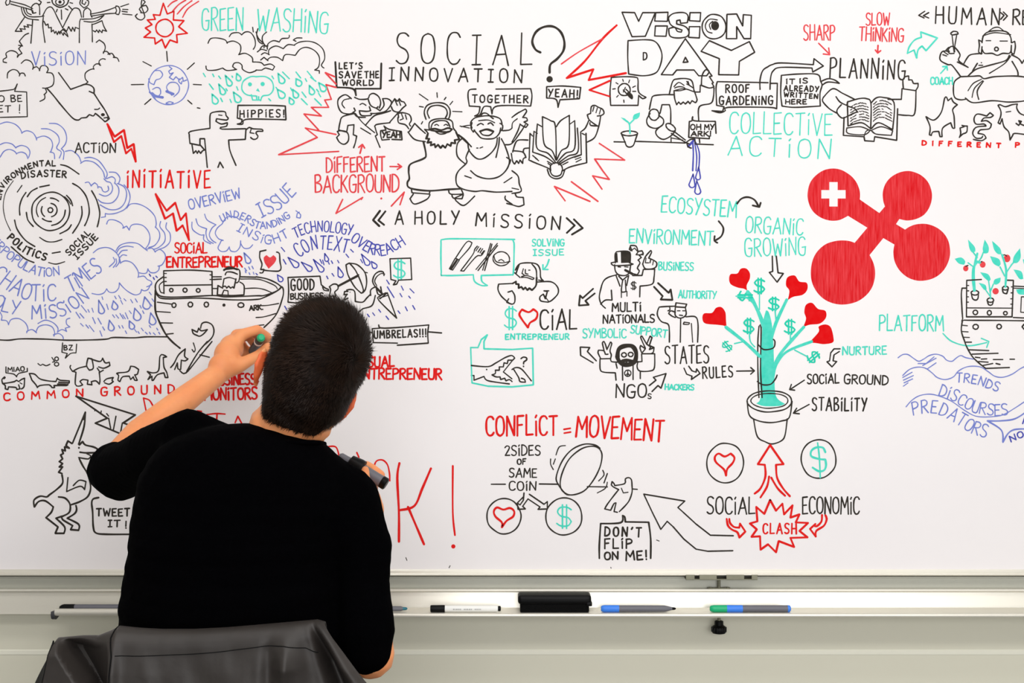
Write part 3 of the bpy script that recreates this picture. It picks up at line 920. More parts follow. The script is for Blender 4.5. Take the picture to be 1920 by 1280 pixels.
D('peace_man_drawing','long-haired man in glasses holding up both hands','''@2 2
k8 790 120 800 60 840 35 900 35 930 80 925 140 895 170 850 175 810 155 790 120
ko3 840 100 18 16
ko3 890 97 18 16
k6 825 148 860 140 905 148
ko 870 155 14 6
k3 660 130 662 210 690 230 775 235 780 290
k3 660 130 740 128 745 150 790 155
k3 665 128 645 85 650 65 690 70 700 95 720 95
k3 690 65 678 10 690 0 700 20 712 60 738 5 748 15 735 70 745 100 740 125
k3 975 90 960 50 965 30 1000 55 980 80
k3 1000 50 965 -30 975 -40 1010 20 1035 -40 1050 -30 1030 30 1065 45 1060 80 1045 90
k3 1010 20 1040 40 1030 60 1055 50
k3 975 92 1070 92 1068 195 1040 220 960 222 938 190 945 150
k3 930 155 975 150 972 95
k-3 828 175 830 290 908 165 908 285 962 225 962 278
ko 868 238 24 24
k 868 215 868 262
k 868 238 852 255
k 868 238 884 255
k3 780 165 788 200''')
D('money_plant_drawing','green tree in a pot bearing red hearts and dollar signs','''@p
tf 1430 606 1436 582 1441 584 1447 606 1450 640 1452 700 1455 742 1472 757 1460 761 1432 761 1418 756 1426 745 1424 700 1428 640
t7 1402 547 1415 570 1428 600 1437 632
t6 1361 613 1395 640 1425 668
t6 1475 562 1455 605 1445 640
t6 1507 613 1485 637 1462 665 1448 695
t5 1522 640 1477 658 1457 680 1450 705
t 1380 555 1400 558 1418 575
t 1424 550 1424 580
t 1405 625 1407 640 1415 650
t 1453 580 1455 600
t 1482 625 1482 640
t 1513 668 1490 656
t 1377 644 1395 640
@2 1
Hf 1765 900 1740 885 1690 875 1640 850 1628 810 1640 775 1690 770 1715 735 1755 732 1783 765 1783 810 1760 860
Hf 1610 1180 1590 1162 1540 1155 1450 1145 1428 1110 1440 1070 1500 1065 1530 1028 1570 1022 1600 1060 1605 1120
@3 1
Hf 148 970 160 900 135 860 145 800 200 785 235 830 290 840 295 890 260 930 190 945
Hf 262 1175 285 1110 272 1060 285 1005 330 990 375 1035 430 1050 435 1100 390 1145 310 1155
@p
Hf 1517 642 1535 622 1535 612 1548 608 1558 614 1563 634 1561 642 1545 645 1530 643
k3 1423 745 1421 690 1421 640 1423 612 1427 614 1426 690 1429 745
k3 1421 645 1432 655 1450 652 1453 640 1450 636
k3 1420 715 1430 721 1445 720 1454 710 1457 703
ko3 1443 752 42 20
ko 1443 751 35 14
k3 1401 752 1405 778 1420 788 1443 792 1465 789 1480 782 1485 752
k3 1413 786 1420 818 1435 828 1448 832 1465 826 1472 815 1476 785''')
D('network_symbol_drawing','large red symbol of four joined discs with a white cross','''@3 1
Lf 688 215 690 180 685 140 665 90 630 45 590 15 545 -8 490 -17 430 -8 380 18 335 60 308 110 296 180 305 240 330 295 370 335 420 362 480 375 540 368 600 338 745 427 650 540 610 527 560 522 500 528 430 552 370 605 335 670 321 750 328 830 360 900 410 955 470 988 540 1003 610 998 680 975 740 930 780 875 800 810 803 750 790 690 762 632 865 505 948 553 940 610 950 680 985 745 1040 795 1100 820 1160 825 1230 810 1290 775 1335 720 1362 650 1365 590 1350 520 1310 460 1250 418 1180 398 1110 402 1060 420 1028 441 960 400 985 362 1045 373 1110 362 1170 330 1210 275 1229 210 1226 150 1200 85 1150 35 1090 8 1040 2 980 15 920 50 880 100 861 160 863 220 877 268 835 317 | 460 85 522 85 522 145 582 145 582 208 522 208 522 268 460 268 460 208 400 208 400 145 460 145''')
D('ship_drawing','black-outlined ship with portholes growing green plants with red fruit','''@3 1
k3 1490 822 1600 815
k3 1490 822 1488 1095 1830 1095 1840 822 1780 820
k 1490 1028 1835 1030
k- 1490 860 1505 860 1490 900 1505 900 1490 945 1503 945 1490 985 1503 985 1825 870 1838 870 1822 915 1838 915 1820 960 1836 960 1820 1000 1836 1000
ko3 1555 1062 17 17
ko3 1660 1065 15 17
ko3 1780 1068 14 13
k3 1485 880 1455 880 1450 940 1460 1110 1470 1120 1700 1122 1950 1125
k3 1840 1100 1950 1105
k3 1845 865 1950 870
k 1845 880 1950 885
k 1950 945 1900 945 1895 1060 1950 1065
ko3 1557 1170 20 18
ko3 1733 1168 17 17
k3 1920 1150 1905 1170 1920 1188
k3 1458 1120 1450 1200 1475 1280 1490 1320 1530 1390 1580 1440 1630 1480
k- 1458 1158 1495 1162 1455 1205 1500 1208 1470 1248 1510 1250
k-3 1485 1285 1525 1285 1510 1342 1655 1348 1530 1375 1725 1368 1555 1398 1590 1402 1600 1412 1640 1410 1690 1415 1760 1415 1815 1413 1848 1413 1580 1430 1650 1435 1710 1445 1740 1452 1610 1460 1685 1445 1630 1482 1810 1475
t4 1545 900 1535 800 1540 730 1570 680 1590 690
t4 1550 900 1545 740 1570 620
t 1570 650 1545 620 1525 590
t 1575 690 1600 650 1615 610
t 1540 720 1500 690
tf 1500 515 1550 570 1555 605 1530 612 1510 580
tf 1625 515 1655 570 1650 615 1620 620 1610 585
tf 1400 660 1450 650 1480 680 1470 705 1430 695
t 1670 960 1665 900 1650 800
t 1665 910 1690 850
t 1665 940 1630 890
tf 1590 760 1650 775 1670 815 1655 830 1620 800
tf 1745 800 1740 835 1710 855 1690 845 1700 815
tf 1580 840 1630 855 1640 890 1620 892
t4 1780 870 1785 740 1755 630
t 1790 760 1830 700 1850 680
t 1775 790 1740 720
tf 1680 525 1740 580 1752 625 1725 625 1695 590
tf 1890 580 1895 650 1870 690 1835 690 1845 640
tf 1665 640 1730 660 1745 700 1730 718 1690 695
tf 1840 740 1900 755 1915 810 1885 810
tf 1860 890 1920 890 1940 930 1880 925
tf 1910 665 1940 660 1940 780
Rof 1483 732 20 22
Rof 1610 703 22 24
Rof 1793 657 25 29
Rof 1707 903 24 24
k 1500 710 1483 715
k 1585 690 1605 680
k 1755 635 1775 630 1790 640
ko3 1552 915 28 17
k3 1525 920 1535 960 1560 970 1575 955 1578 915
ko3 1668 970 24 16
k3 1645 975 1655 1005 1680 1005 1690 975
ko3 1780 880 22 14
k3 1758 885 1765 915 1790 922 1800 890
@p
t 1768 625 1785 640 1815 648 1850 642
t 1840 634 1854 640 1850 651''')
D('wave_drawing','blue waves under the ship','''@3 2
b 975 122 1010 98 1050 98 1090 125 1130 148 1170 130 1210 105 1260 95 1310 110 1340 140 1380 148 1410 125 1445 105 1480 120 1540 132
%b 1010 255 1060 210 1120 192 1180 200 1230 235 1270 270 1330 285 1390 265 1430 220 1500 188 1590 190 1650 225 1700 260 1760 268 1830 245 1890 205 1940 180
b- 1125 165 1185 165 1185 165 1245 115 1160 180 1260 125 1195 205 1260 160 1010 270 1080 230 1015 290 1090 255 1020 310 1085 280 1015 335 1050 310
%b 1035 490 1080 440 1140 405 1220 395 1300 415 1380 450 1480 520 1560 560 1660 565 1760 550 1850 500 1940 440
%b3 1645 595 1740 595 1850 580 1940 525
b3 1645 595 1750 665 1762 755
b3 1762 755 1800 690 1850 660 1940 655
n3 1925 570 1910 615''')
D('coin_drawing','red heart in a black circle','''@2 2
ko3 1600 910 140 148
rz4 1605 1005 1590 960 1530 905 1522 865 1550 840 1595 862 1640 840 1668 870 1655 910 1615 955''')
D('coin_drawing','green dollar sign in a black circle','''@3 2
ko3 380 880 130 145
t4 430 830 410 795 360 795 325 820 325 860 380 880 430 885 435 930 420 965 380 972 335 945
t3 372 760 385 870 392 1020''')
D('up_arrow_drawing','hollow red arrow pointing up at the pot','''@p
r4 1481 930 1468 915 1457 895 1455 871 1469 870 1444 834 1421 870 1434 871 1435 893 1426 915 1415 925
r4 1472 929 1458 915 1446 895
r4 1426 932 1438 912 1442 893''')
D('burst_drawing','red star burst with two hooked arrows','''@p
rz4 1444 937 1455 957 1467 944 1470 964 1486 947 1482 970 1499 964 1492 979 1515 980 1499 995 1514 1007 1482 1008 1489 1025 1460 1014 1455 1035 1440 1020 1426 1030 1425 1005 1409 1006 1419 992 1406 981 1420 977 1418 950 1433 963
%@2 3
r4 1610 50 1620 100 1650 130 1690 150 1705 190 1750 145 1710 85 1705 115 1665 110 1635 80 1630 50
%@3 3
r4 405 20 400 70 365 105 345 100 355 88 315 125 358 182 362 140 420 100 440 50 430 22''')
D('big_arrow_drawing','large hollow black arrow pointing up left','''@p
ks3 1375 1004 1332 1003 1305 982 1281 960 1271 951 1284 939 1207 926 1223 960 1239 992 1251 977 1262 987 1282 1010 1305 1029 1327 1033 1374 1032''')
D('speech_bubble_drawing','black bubble under the falling man','''@2 3
k3.5 655 345 655 240 665 85 815 78 830 25 845 35 850 72 1025 75 1040 200 1040 345''')
D('falling_man_drawing','small man leaning back from a tilted coin, black outline','''@2 2
k3 745 1075 750 1050 765 1065 770 1080 845 1065 850 1030 875 1020 895 1035 900 1080 900 1130 880 1190 850 1230 805 1275
k3 745 1075 760 1090 800 1110 760 1160 715 1220 695 1255 740 1265 765 1215 780 1210 765 1275 790 1280
k 820 1100 835 1135 870 1130
k 900 1105 940 1108
%k3 660 800 620 775 540 770 450 810 380 890 335 1000 340 1060 400 1140 440 1150
kz3 650 800 675 850 660 940 610 1040 540 1120 450 1150 390 1130 362 1080 375 990 430 880 520 805 600 785
k 400 780 355 790 330 850
k 325 880 310 920
k 290 880 290 920 310 960
k 680 965 690 1000 650 1045
k3 715 990 690 1060
k 715 1055 700 1100 640 1135
k3 205 1068 350 1070
k3 565 1088 715 1090
k3 -155 1070 -50 1070''')
D('coin_drawing','pair of coins, red heart and green dollar, under forked arrows','''@2 2
ks3 90 1135 85 1190 60 1225 40 1210 45 1258 100 1255 80 1235 120 1180 210 1240 195 1258 265 1255 265 1200 240 1220 130 1145
k3 85 1165 40 1210
@p
ko3 945 967 32 33
%ko3 1057 968 34 35
rz4 941 988 941 979 929 968 926 958 932 951 944 955 956 952 964 958 962 968 950 976''')
D('unfinished_letter_drawing','large thin red letter beside the man','''@p
r4.5 749 868 745 895 748 960 748 1015
r4.5 808 878 792 915 777 948 750 956
r4.5 765 950 780 985 795 1020
%r3.5 849 873 849 960 853 1003
rof 850 1024 4 4
%r3 701 875 706 864 717 862 726 870 730 885 731 901
%r3 609 840 615 837 630 838 636 855
%r3 669 848 673 857
%r3 276 780 269 746 280 750 287 761
%r3 388 777 405 775 422 776
r3 407 775 406 793
r3 370 770 378 771
%r3 441 792 446 780 453 793''')
D('small_animal_drawing','small outlined creature on the ground line','''@0 2
k 45 190 45 235 105 245 125 265 140 240 205 225 205 200
k3 35 265 15 285 20 315 60 310 110 300 125 290 140 300 160 285 185 275 180 340 160 355
k3 20 315 40 330 40 355 60 360 65 340 120 345 125 360 150 355 140 325
k 40 270 30 280
k 150 310 165 318
%k3 240 290 220 240 260 245 300 280 360 295 420 300 430 275 450 290 520 295 520 310 440 305
k3 240 290 270 325 280 345 300 330 370 325 390 345 410 345 405 330 440 330 500 330 510 320
k4 435 320 500 325
%k 285 165 305 180 320 170 345 182 375 170
k 390 120 410 150 395 155
ko 425 130 14 14
ko 425 170 16 14
%k 470 10 465 80 505 90 490 125 530 90 570 85 575 20''')
D('walking_animal_drawing','small animal walking towards the plank, black outline','''@0 2
k3 650 185 590 200 545 225 525 195 530 180
k3 550 225 570 230 565 320 590 335 620 325 600 300 620 285 660 290 655 320 690 325 685 300
k3 690 300 720 295 745 320 750 290 745 230
k3 660 125 650 180 670 215 700 200 690 130 660 125
k3 680 130 750 150 770 125 790 160 820 155 825 180 780 200 740 190
k3 730 200 750 230 775 215
%k3 780 300 800 280 850 270 840 290 850 300 820 320 785 310
%k3 875 240 890 235 960 225 980 185 1010 190 1040 210 1030 245 1010 250 1030 290 1010 290 1000 265 980 285 970 260 920 265 900 300 885 290 890 255 875 240
%k3 1105 225 1150 235 1190 215 1200 110 1225 100 1250 115 1225 120 1230 190 1250 230 1260 270 1240 270 1230 235 1180 250 1150 290 1140 290 1140 260 1110 285 1130 250 1105 225
%k3 1280 195 1305 165 1340 100 1390 55 1385 110 1410 130 1390 145 1360 140 1355 210 1335 205 1330 160 1310 210
k 1440 60 1455 80 1465 60 1450 10
%k3 1555 0 1480 90 1400 225
k3 1590 0 1500 110 1395 235 1350 220
k3 1290 0 1350 50
k3 1500 100 1570 118''')
D('ark_drawing','black-outlined boat with a cabin, portholes and bearded captain','''@0 1
k3 1228 750 1430 745 1590 755 1592 935
k3 1228 750 1230 920
k3 1230 860 1590 855
k- 1230 770 1248 770 1230 800 1248 800 1232 830 1248 830 1575 780 1590 782 1575 815 1590 815
ko3 1285 895 13 13
ko3 1388 895 15 15
ko3 1487 897 14 14
k3 1225 795 1180 830 1165 870 1180 920 1230 945 1400 945 1600 935 1700 945 1920 937 1980 935 2070 905 2110 870 2070 840 2000 810 1920 795
k3 1165 890 1180 935 1240 960 1500 955 1750 968 1920 965 1980 950 2080 900 2115 870
k 1225 830 1195 860 1205 910 1225 915
k3 1595 795 1660 795
k3 1600 815 1660 812
k3 1800 795 1920 798
k 1805 812 1920 812 1980 825 2060 860 2080 885
k 1595 883 1630 883
k 1840 883 1920 880 1980 890 2040 915
k3 2115 870 2125 890 2120 950 2070 1080 1980 1175
k 1920 1010 2000 1010 2090 995
k 1920 1100 1980 1095 2070 1070
k 1930 1160 1980 1155
k3.5 1165 900 1165 1040 1190 1120 1240 1220 1290 1280 1350 1330
k- 1180 985 1290 1000 1175 1055 1278 1062 1205 1140 1295 1142 1250 1225 1300 1220
ko3 1305 1008 15 17
ko3 1428 1003 17 18
ko3 1548 1003 16 18
kof 1680 1007 12 12
ko3 1807 1007 22 17
k3 1670 880 1635 860 1630 930 1750 935 1830 930 1830 860 1800 835
k3 1680 740 1780 735 1800 770 1790 830 1770 840
k3 1680 810 1670 870 1690 865 1700 880 1715 865 1730 880 1745 870 1755 880 1770 810
k 1680 810 1720 800 1770 815
k4 1680 745 1720 725 1780 740
k3 1690 780 1700 760 1740 760 1780 775
k 1665 930 1680 895 1710 900 1712 935
k3 1440 1190 1480 1210 1490 1180 1510 1200 1555 1190 1530 1220 1500 1240 1480 1235 1450 1220 1440 1190
k3 1505 1180 1515 1145 1550 1135 1590 1155 1605 1200 1590 1250 1540 1300''')
D('ink_speck','tiny black speck low on the board','''@p
k1.6 761 1045 763 1050
%k1.4 842 1064 844 1060
%k1.6 1231 1012 1236 1014
%k1.4 1145 1063 1146 1065''')
D('unicorn_drawing','black outline of an open-mouthed unicorn','''@0 2
k3.5 640 530 545 760
k3.5 640 530 630 640 590 770
kf 640 530 622 590 634 590
k3.5 595 775 620 750 640 775 700 790 730 805 720 830 650 835 600 830
k3 650 840 680 855 665 880 590 870
k3.5 540 765 510 745 495 780 520 800 485 790 490 820 465 810 475 840 455 850 470 880 445 900 470 915 445 940 470 940 440 980 465 990
kof 592 797 7 8
k3.5 595 880 620 930 660 1000 680 1090 660 1160 600 1200 530 1225
k3.5 465 1000 470 1060 430 1105 370 1150 350 1165 300 1160 255 1190 258 1240 290 1200 340 1195 400 1240 385 1280 345 1320 435 1390 415 1438 480 1438 485 1390 420 1325 465 1310
k3 510 1020 500 1125 600 1085 635 1110 645 1050 595 1040 550 1080
k3.5 440 1165 490 1175 525 1220 520 1280 465 1312 470 1335 545 1380 530 1410 590 1415 590 1370 505 1325 560 1290 575 1260 570 1230''')
D('jaw_drawing','black outline of long toothed jaws above the unicorn','''@0 2
k3.5 570 410 1015 550 925 610 965 625
k3.5 570 410 805 575 715 612 900 690
k3 815 575 830 650
k3 870 560 850 665
k3 918 610 905 680
k- 720 510 710 520 760 520 755 545 800 540 815 560''')
D('speech_bubble_drawing','black bubble beside the unicorn','''@0 2
k3.5 740 1170 700 1180 688 1210 695 1280 700 1390 720 1435 800 1445 1000 1445''')

# text, colour, width, cap height, gap, baseline points (board mm)
TEXT = [
("ViSiON",'b',2.2,25,.3,(60,123,161,121)),("BE",'k',2.2,12,.3,(21,191,41,190)),("TO",'k',2.2,12,.3,(-18,191,8,191)),("ET",'k',2.2,12,.3,(-3,210,20,210)),("!",'k',2.2,15,.3,(34,212,39,212)),
("ACTiON",'k',2.6,18,.25,(141,286,217,286)),("iNiTiATiVE",'r',3.6,32,.4,(238,351,394,352)),
("ENViRONMENTAL",'k',2.6,10,.3,(1,374,7,353,18,340,30,331,45,322,60,315,80,311,104,311)),("DiSASTER",'k',2.8,12,.35,(41,335,60,332,90,331,124,333)),
("POLiTiCS",'k',3.2,13,.4,(14,447,32,463,50,476,85,488)),("SOCiAL",'k',2.7,11,.35,(130,479,170,438)),("ISSUE",'k',2.7,11,.35,(145,486,184,446)),
("OVERPOPULATiON",'b',2.2,16,.2,(-36,436,0,472,25,492,50,508,80,518,112,515)),("CHAOTiC",'b',2.6,31,.25,(-16,520,8,540,30,553,55,563,105,563)),
("TiMES",'b',2.6,30,.2,(133,547,152,538,172,522,193,508)),("HOLY",'b',2.4,26,.25,(-30,558,0,582,35,590)),("MiSSiON",'b',2.6,25,.3,(60,598,85,597,110,594,128,588,147,575,168,559)),
("SOCiAL",'r',3,19,.2,(328,474,388,474)),("ENTREPRENEUR",'r',3.6,19,.2,(313,501,454,500)),("OVERViEW",'b',2.4,19,.2,(356,393,452,371)),
("UNDERSTANDiNG",'b',2.2,13,.25,(417,416,432,409,448,409,465,418,482,428,500,428,522,422,545,407)),("ISSUE",'b',2.4,27,.25,(491,408,512,398,525,391,537,380,556,362)),
("INSiGHT",'b',2.2,16,.35,(444,432,458,440,475,448,492,456,510,457,525,452,542,443)),("TECHNOLOGY",'n',2.2,20,.2,(555,446,575,438,600,434,625,436,660,441)),
("OVERREACH",'n',2.4,20,.2,(657,452,672,462,690,474,705,478,722,478,740,470,760,458)),("CONTEXT",'n',2.4,26,.25,(562,482,575,474,590,467,610,467,628,469,650,474)),
("GOOD",'k',3,20,.35,(546,544,589,543)),("BUSiNESS",'k',2.6,11,.2,(545,561,606,560)),
("UMBRELAS!!!",'k',3,14,.4,(702,634,799,631)),("A",'k',3,24,.2,(741,420,756,420)),("HOLY",'k',3,24,.5,(778,420,861,420)),("MiSSiON",'k',3,25,.5,(892,423,1050,431)),
("DiFFERENT",'R',3,28,.2,(612,323,722,321)),("BACKGROUND",'R',3,33,.18,(591,361,748,360)),("GREEN",'t',2.6,42,.22,(379,57,456,57)),("WASHiNG",'t',2.6,42,.22,(482,57,615,63)),
("HiPPiES!",'k',2.6,13.5,.5,(450,220,533,219)),("LET'S",'k',2.8,11,.45,(636,129,679,129)),("SAVE",'k',2.8,12,.4,(636,146,678,146)),("THE",'k',2.8,12,.4,(684,146,710,146)),("WORLD",'k',2.8,10,.4,(642,160,700,160)),
("YEAH",'k',2.8,11,.2,(717,258,750,258)),("SOCIAL",'k',3,58,.62,(743,119,997,123)),("INNOVATION",'k',3,25,.55,(730,151,979,155)),("TOGETHER",'k',2.8,14,.45,(886,192,990,193)),("YEAH!",'k',2.8,14,.45,(1028,181,1083,183)),
("OH",'k',2.6,10,.25,(1295,243,1314,243)),("MY",'k',2.6,10,.25,(1321,243,1339,243)),("ARK!",'k',2.6,9,.25,(1296,255,1333,255)),("ROOF",'k',2.8,15,.4,(1361,174,1405,173)),("GARDENiNG",'k',2.8,16,.38,(1349,196,1449,196)),
("COLLECTiVE",'t',2.6,40,.22,(1368,250,1560,254)),("ACTiON",'t',2.6,36,.4,(1365,290,1557,298)),("iT",'k',2.6,9,.3,(1474,157,1490,157)),("iS",'k',2.6,9,.3,(1499,156,1514,156)),("ALREADY",'k',2.6,10,.4,(1470,170,1535,172)),("WRiTTEN",'k',2.6,8.5,.4,(1470,181,1533,185)),("HERE",'k',2.6,8.5,.3,(1473,195,1512,195)),
("PLANNiNG",'k',3,37,.36,(1556,145,1697,149)),("SHARP",'R',2.6,28,.22,(1507,75,1565,75)),("SLOW",'R',2.6,23,.22,(1624,47,1668,47)),("THiNKiNG",'R',2.6,25,.2,(1611,76,1694,79)),
("HUMAN",'k',3,32,.45,(1754,44,1874,47)),("REVOLUTiON",'k',3,28,.25,(1899,46,2070,50)),("COACH",'t',2.8,13,.2,(1745,158,1786,158)),("DiFFERENT",'r',3,8.5,1.0,(1729,272,1876,277)),("PEOPLE",'r',3,8.5,.9,(1904,276,2000,278)),
("SOLViNG",'t',2.6,13,.25,(998,461,1058,461)),("ISSUE",'t',2.4,11,.3,(1000,479,1057,478)),("$",'t',3,44,.2,(946,618,969,618)),("CiAL",'k',3.4,37,.25,(1013,617,1081,617)),("ENTREPRENEUR",'t',2.8,10,.3,(948,636,1067,636)),
("?",'k',3,18,.2,(977,687,988,687)),("$",'k',2,15,.2,(1183,543,1193,543)),("MULTi",'k',2.8,16,.25,(1148,584,1202,583)),("NATiONALS",'k',2.8,15,.22,(1131,606,1227,604)),("SYMBOLiC",'t',2.6,17,.2,(1093,633,1174,633)),("SUPPORT",'t',2.6,15,.2,(1182,624,1250,633)),
("BUSiNESS",'t',2.6,15,.25,(1235,506,1300,507)),("AUTHORiTY",'t',2.6,14,.2,(1272,558,1343,560)),("ENViRONMENT",'t',2.8,27,.2,(1180,455,1337,460)),("ECOSYSTEM",'t',2.8,30,.22,(1240,397,1380,408)),
("ORGANiC",'t',2.6,31,.22,(1398,436,1505,441)),("GROWiNG",'t',2.6,33,.22,(1397,481,1511,478)),("STATES",'k',2.8,33,.3,(1247,681,1329,680)),("RULES",'k',2.8,21,.4,(1318,709,1374,706)),
("NGO",'k',3,25,.22,(1155,745,1212,745)),("S",'k',2.2,9,.2,(1215,747,1221,747)),("HACKERS",'t',2.8,10,.2,(1247,730,1301,731)),
("PLATFORM",'t',2.8,30,.22,(1649,620,1769,620)),("TRENDS",'b',2.4,17,.25,(1793,716,1812,717,1830,720,1848,726,1870,734)),("DiSCOURSES",'b',2.4,21,.22,(1760,741,1783,749,1802,760,1825,772,1850,777,1870,779,1890,777)),
("PREDATORS",'b',2.4,24,.25,(1713,778,1740,774,1762,777,1783,788,1803,800,1822,812,1848,820)),("NO",'n',2.6,11,.3,(1896,828,1920,818)),
("NURTURE",'t',2.8,15,.25,(1580,665,1662,664)),("SOCiAL",'k',2.8,17,.25,(1514,719,1573,718)),("GROUND",'k',2.8,17,.22,(1583,719,1665,721)),("STABiLiTY",'k',3,24,.35,(1523,769,1625,770)),
("SOCiAL",'k',3,32,.22,(1326,963,1415,963)),("ECONOMiC",'k',3,32,.22,(1505,963,1611,963)),("CLASH",'r',3.2,19,.4,(1431,1000,1493,1000)),
("DON'T",'k',3.4,17,.5,(1134,1004,1202,1006)),("FLiP",'k',3.4,18,.35,(1134,1028,1185,1027)),("ON",'k',3.4,14,.25,(1134,1049,1159,1048)),("ME!",'k',3.4,17,.3,(1174,1050,1213,1048)),
("2SiDES",'k',2.6,19,.25,(947,854,1013,853)),("OF",'k',2.6,10,.3,(970,870,986,870)),("SAME",'k',2.6,17,.25,(955,894,1006,895)),("COiN",'k',2.6,17,.25,(955,919,1005,919)),
("CONFLiCT",'r',4,37,.22,(912,817,1045,815)),("=",'r',3.4,8,.2,(1058,812,1070,811)),("MOVEMENT",'r',4,40,.2,(1080,818,1243,828)),
("BUSiNESS",'r',3.8,20,.2,(401,722,479,720)),("MONiTORS",'r',3.8,22,.2,(384,750,482,748)),("ViSUAL",'r',3.8,20,.2,(671,688,739,687)),("ENTREPRENEUR",'r',3.8,20,.2,(669,710,828,711)),
("COMMON",'r',3.2,14,.8,(8,751,156,743)),("GROUND",'r',3.2,16,.8,(190,742,327,736)),("MiAO",'k',2.2,8,.2,(15,697,46,695)),("BZ",'k',2.2,9,.3,(120,656,136,656)),("ARK.",'k',2.8,9,.2,(468,582,493,580)),
("TWEET",'k',3,14,.3,(181,967,243,967)),("IT",'k',3,12,.3,(203,987,225,987)),("!",'k',3,13,.3,(234,990,238,990)),
("$",'t',3,36,.2,(738,524,760,524)),("$",'t',3,44,.2,(1044,990,1072,990)),
("$",'T',3.4,28,.1,(1414,550,1434,550)),("$",'T',3.4,28,.1,(1394,625,1414,625)),("$",'T',3.4,26,.1,(1441,582,1461,582)),("$",'T',3.4,28,.1,(1471,626,1491,626)),
("$",'T',3.4,26,.1,(1384,546,1384,564)),("$",'T',3.2,24,.1,(1510,670,1522,684)),("$",'T',2.4,20,.1,(1364,662,1376,652)),
]
# ---------------------------------------------------------------- ink engine
rnd = random.Random(7)
WID = {'k': 2.2, 'b': 2.0, 't': 2.6, 'T': 2.8, 'r': 2.8, 'R': 2.6, 'n': 2.2, 'H': 2.5, 'L': 2.5}
LAYER = [0]
class Ink:
    def __init__(s): s.v = []; s.f = []; s.mi = []; s.cols = []
    def mat(s, c):
        if c not in s.cols: s.cols.append(c)
        return s.cols.index(c)
    def vert(s, x, y, d): s.v.append(((x-960)*S, -d, CAMZ+(640-y)*S-BZ)); return len(s.v)-1
    def face(s, f, m): s.f.append(f); s.mi.append(m)
    def lay(s):
        LAYER[0] = (LAYER[0]+1) % 70; return .00012+LAYER[0]*5e-6
    def disc(s, x, y, r, c, n=10, ry=None):
        d = s.lay(); m = s.mat(c); ry = ry or r
        ids = [s.vert(x+r*cos(2*pi*i/n), y+ry*sin(2*pi*i/n), d) for i in range(n)]; s.face(tuple(ids), m)
    def ribbon(s, pts, w, c):
        if len(pts) < 2: return
        d = s.lay(); m = s.mat(c); n = len(pts); prev = None; ph = rnd.random()*6
        for i, p in enumerate(pts):
            a = pts[max(i-1, 0)]; b = pts[min(i+1, n-1)]
            tx, ty = b[0]-a[0], b[1]-a[1]; l = sqrt(tx*tx+ty*ty) or 1
            h = w/2*(1+.1*sin(i*.7+ph)); nx, ny = -ty/l*h, tx/l*h
            cur = (s.vert(p[0]+nx, p[1]+ny, d), s.vert(p[0]-nx, p[1]-ny, d))
            if prev: s.face((prev[0], prev[1], cur[1], cur[0]), m)
            prev = cur
        s.disc(pts[0][0], pts[0][1], w/2*.98, c, 8); s.disc(pts[-1][0], pts[-1][1], w/2*.98, c, 8)
    def stroke(s, pts, w, c, closed=False, sharp=False, curv=72):
        q = [pts[0]]
        for p in pts[1:]:
            if abs(p[0]-q[-1][0])+abs(p[1]-q[-1][1]) > .05: q.append(p)
        if closed and abs(q[0][0]-q[-1][0])+abs(q[0][1]-q[-1][1]) < .1: q.pop()
        for run in runs(q, closed, sharp, curv): s.ribbon(run, w, c)
    def fill(s, loops, c):
        d = .00006+(s.lay()-.00012)*.1; m = s.mat(c)
        tri = geometry.tessellate_polygon([[Vector((x, y, 0)) for x, y in lp] for lp in loops])
        flat = [p for lp in loops for p in lp]; ids = [s.vert(x, y, d) for x, y in flat]
        for t in tri: s.face(tuple(ids[i] for i in t), m)
    def build(s, name, label):
        me = bpy.data.meshes.new(name); me.from_pydata(s.v, [], s.f)
        for p, i in zip(me.polygons, s.mi): p.material_index = i
        bm_ = bmesh.new(); bm_.from_mesh(me)
        for f in bm_.faces:
            f.normal_update()
            if f.normal.y > 0: f.normal_flip()
        bm_.to_mesh(me); bm_.free()
        for c in s.cols: me.materials.append(INK[c])
        o = link(name, me, board); o['label'] = label; return o
def cr(p0, p1, p2, p3, t):
    return tuple(.5*((2*b)+(c-a)*t+(2*a-5*b+4*c-d)*t*t+(3*b-a-3*c+d)*t**3) for a, b, c, d in zip(p0, p1, p2, p3))
def turn(a, b, c):
    a1 = atan2(b[1]-a[1], b[0]-a[0]); a2 = atan2(c[1]-b[1], c[0]-b[0]); return abs((a2-a1+pi) % (2*pi)-pi)
def runs(q, closed, sharp, curv=72):
    n = len(q); lim = 0 if sharp else radians(curv)
    if n == 1: return [[q[0], (q[0][0]+.4, q[0][1])]]
    if closed and n > 2:
        cor = [i for i in range(n) if turn(q[i-1], q[i], q[(i+1) % n]) > lim]
        if cor: q = q[cor[0]:]+q[:cor[0]]+[q[cor[0]]]
        else:
            out = []
            for i in range(n):
                for t in range(5): out.append(cr(q[i-1], q[i], q[(i+1) % n], q[(i+2) % n], t/5))
            out.append(q[0]); return [out]
    n = len(q)
    cuts = [0]+[i for i in range(1, n-1) if turn(q[i-1], q[i], q[i+1]) > lim]+[n-1]; res = []
    for a, b in zip(cuts, cuts[1:]):
        seg = q[a:b+1]; out = []
        for i in range(len(seg)-1):
            p0 = seg[max(i-1, 0)]; p3 = seg[min(i+2, len(seg)-1)]
            L_ = sqrt((seg[i+1][0]-seg[i][0])**2+(seg[i+1][1]-seg[i][1])**2); k = 1 if len(seg) == 2 else max(2, min(6, int(L_/2.5)))
            for t in range(k): out.append(cr(p0, seg[i], seg[i+1], p3, t/k))
        out.append(seg[-1]); res.append(out)
    return res
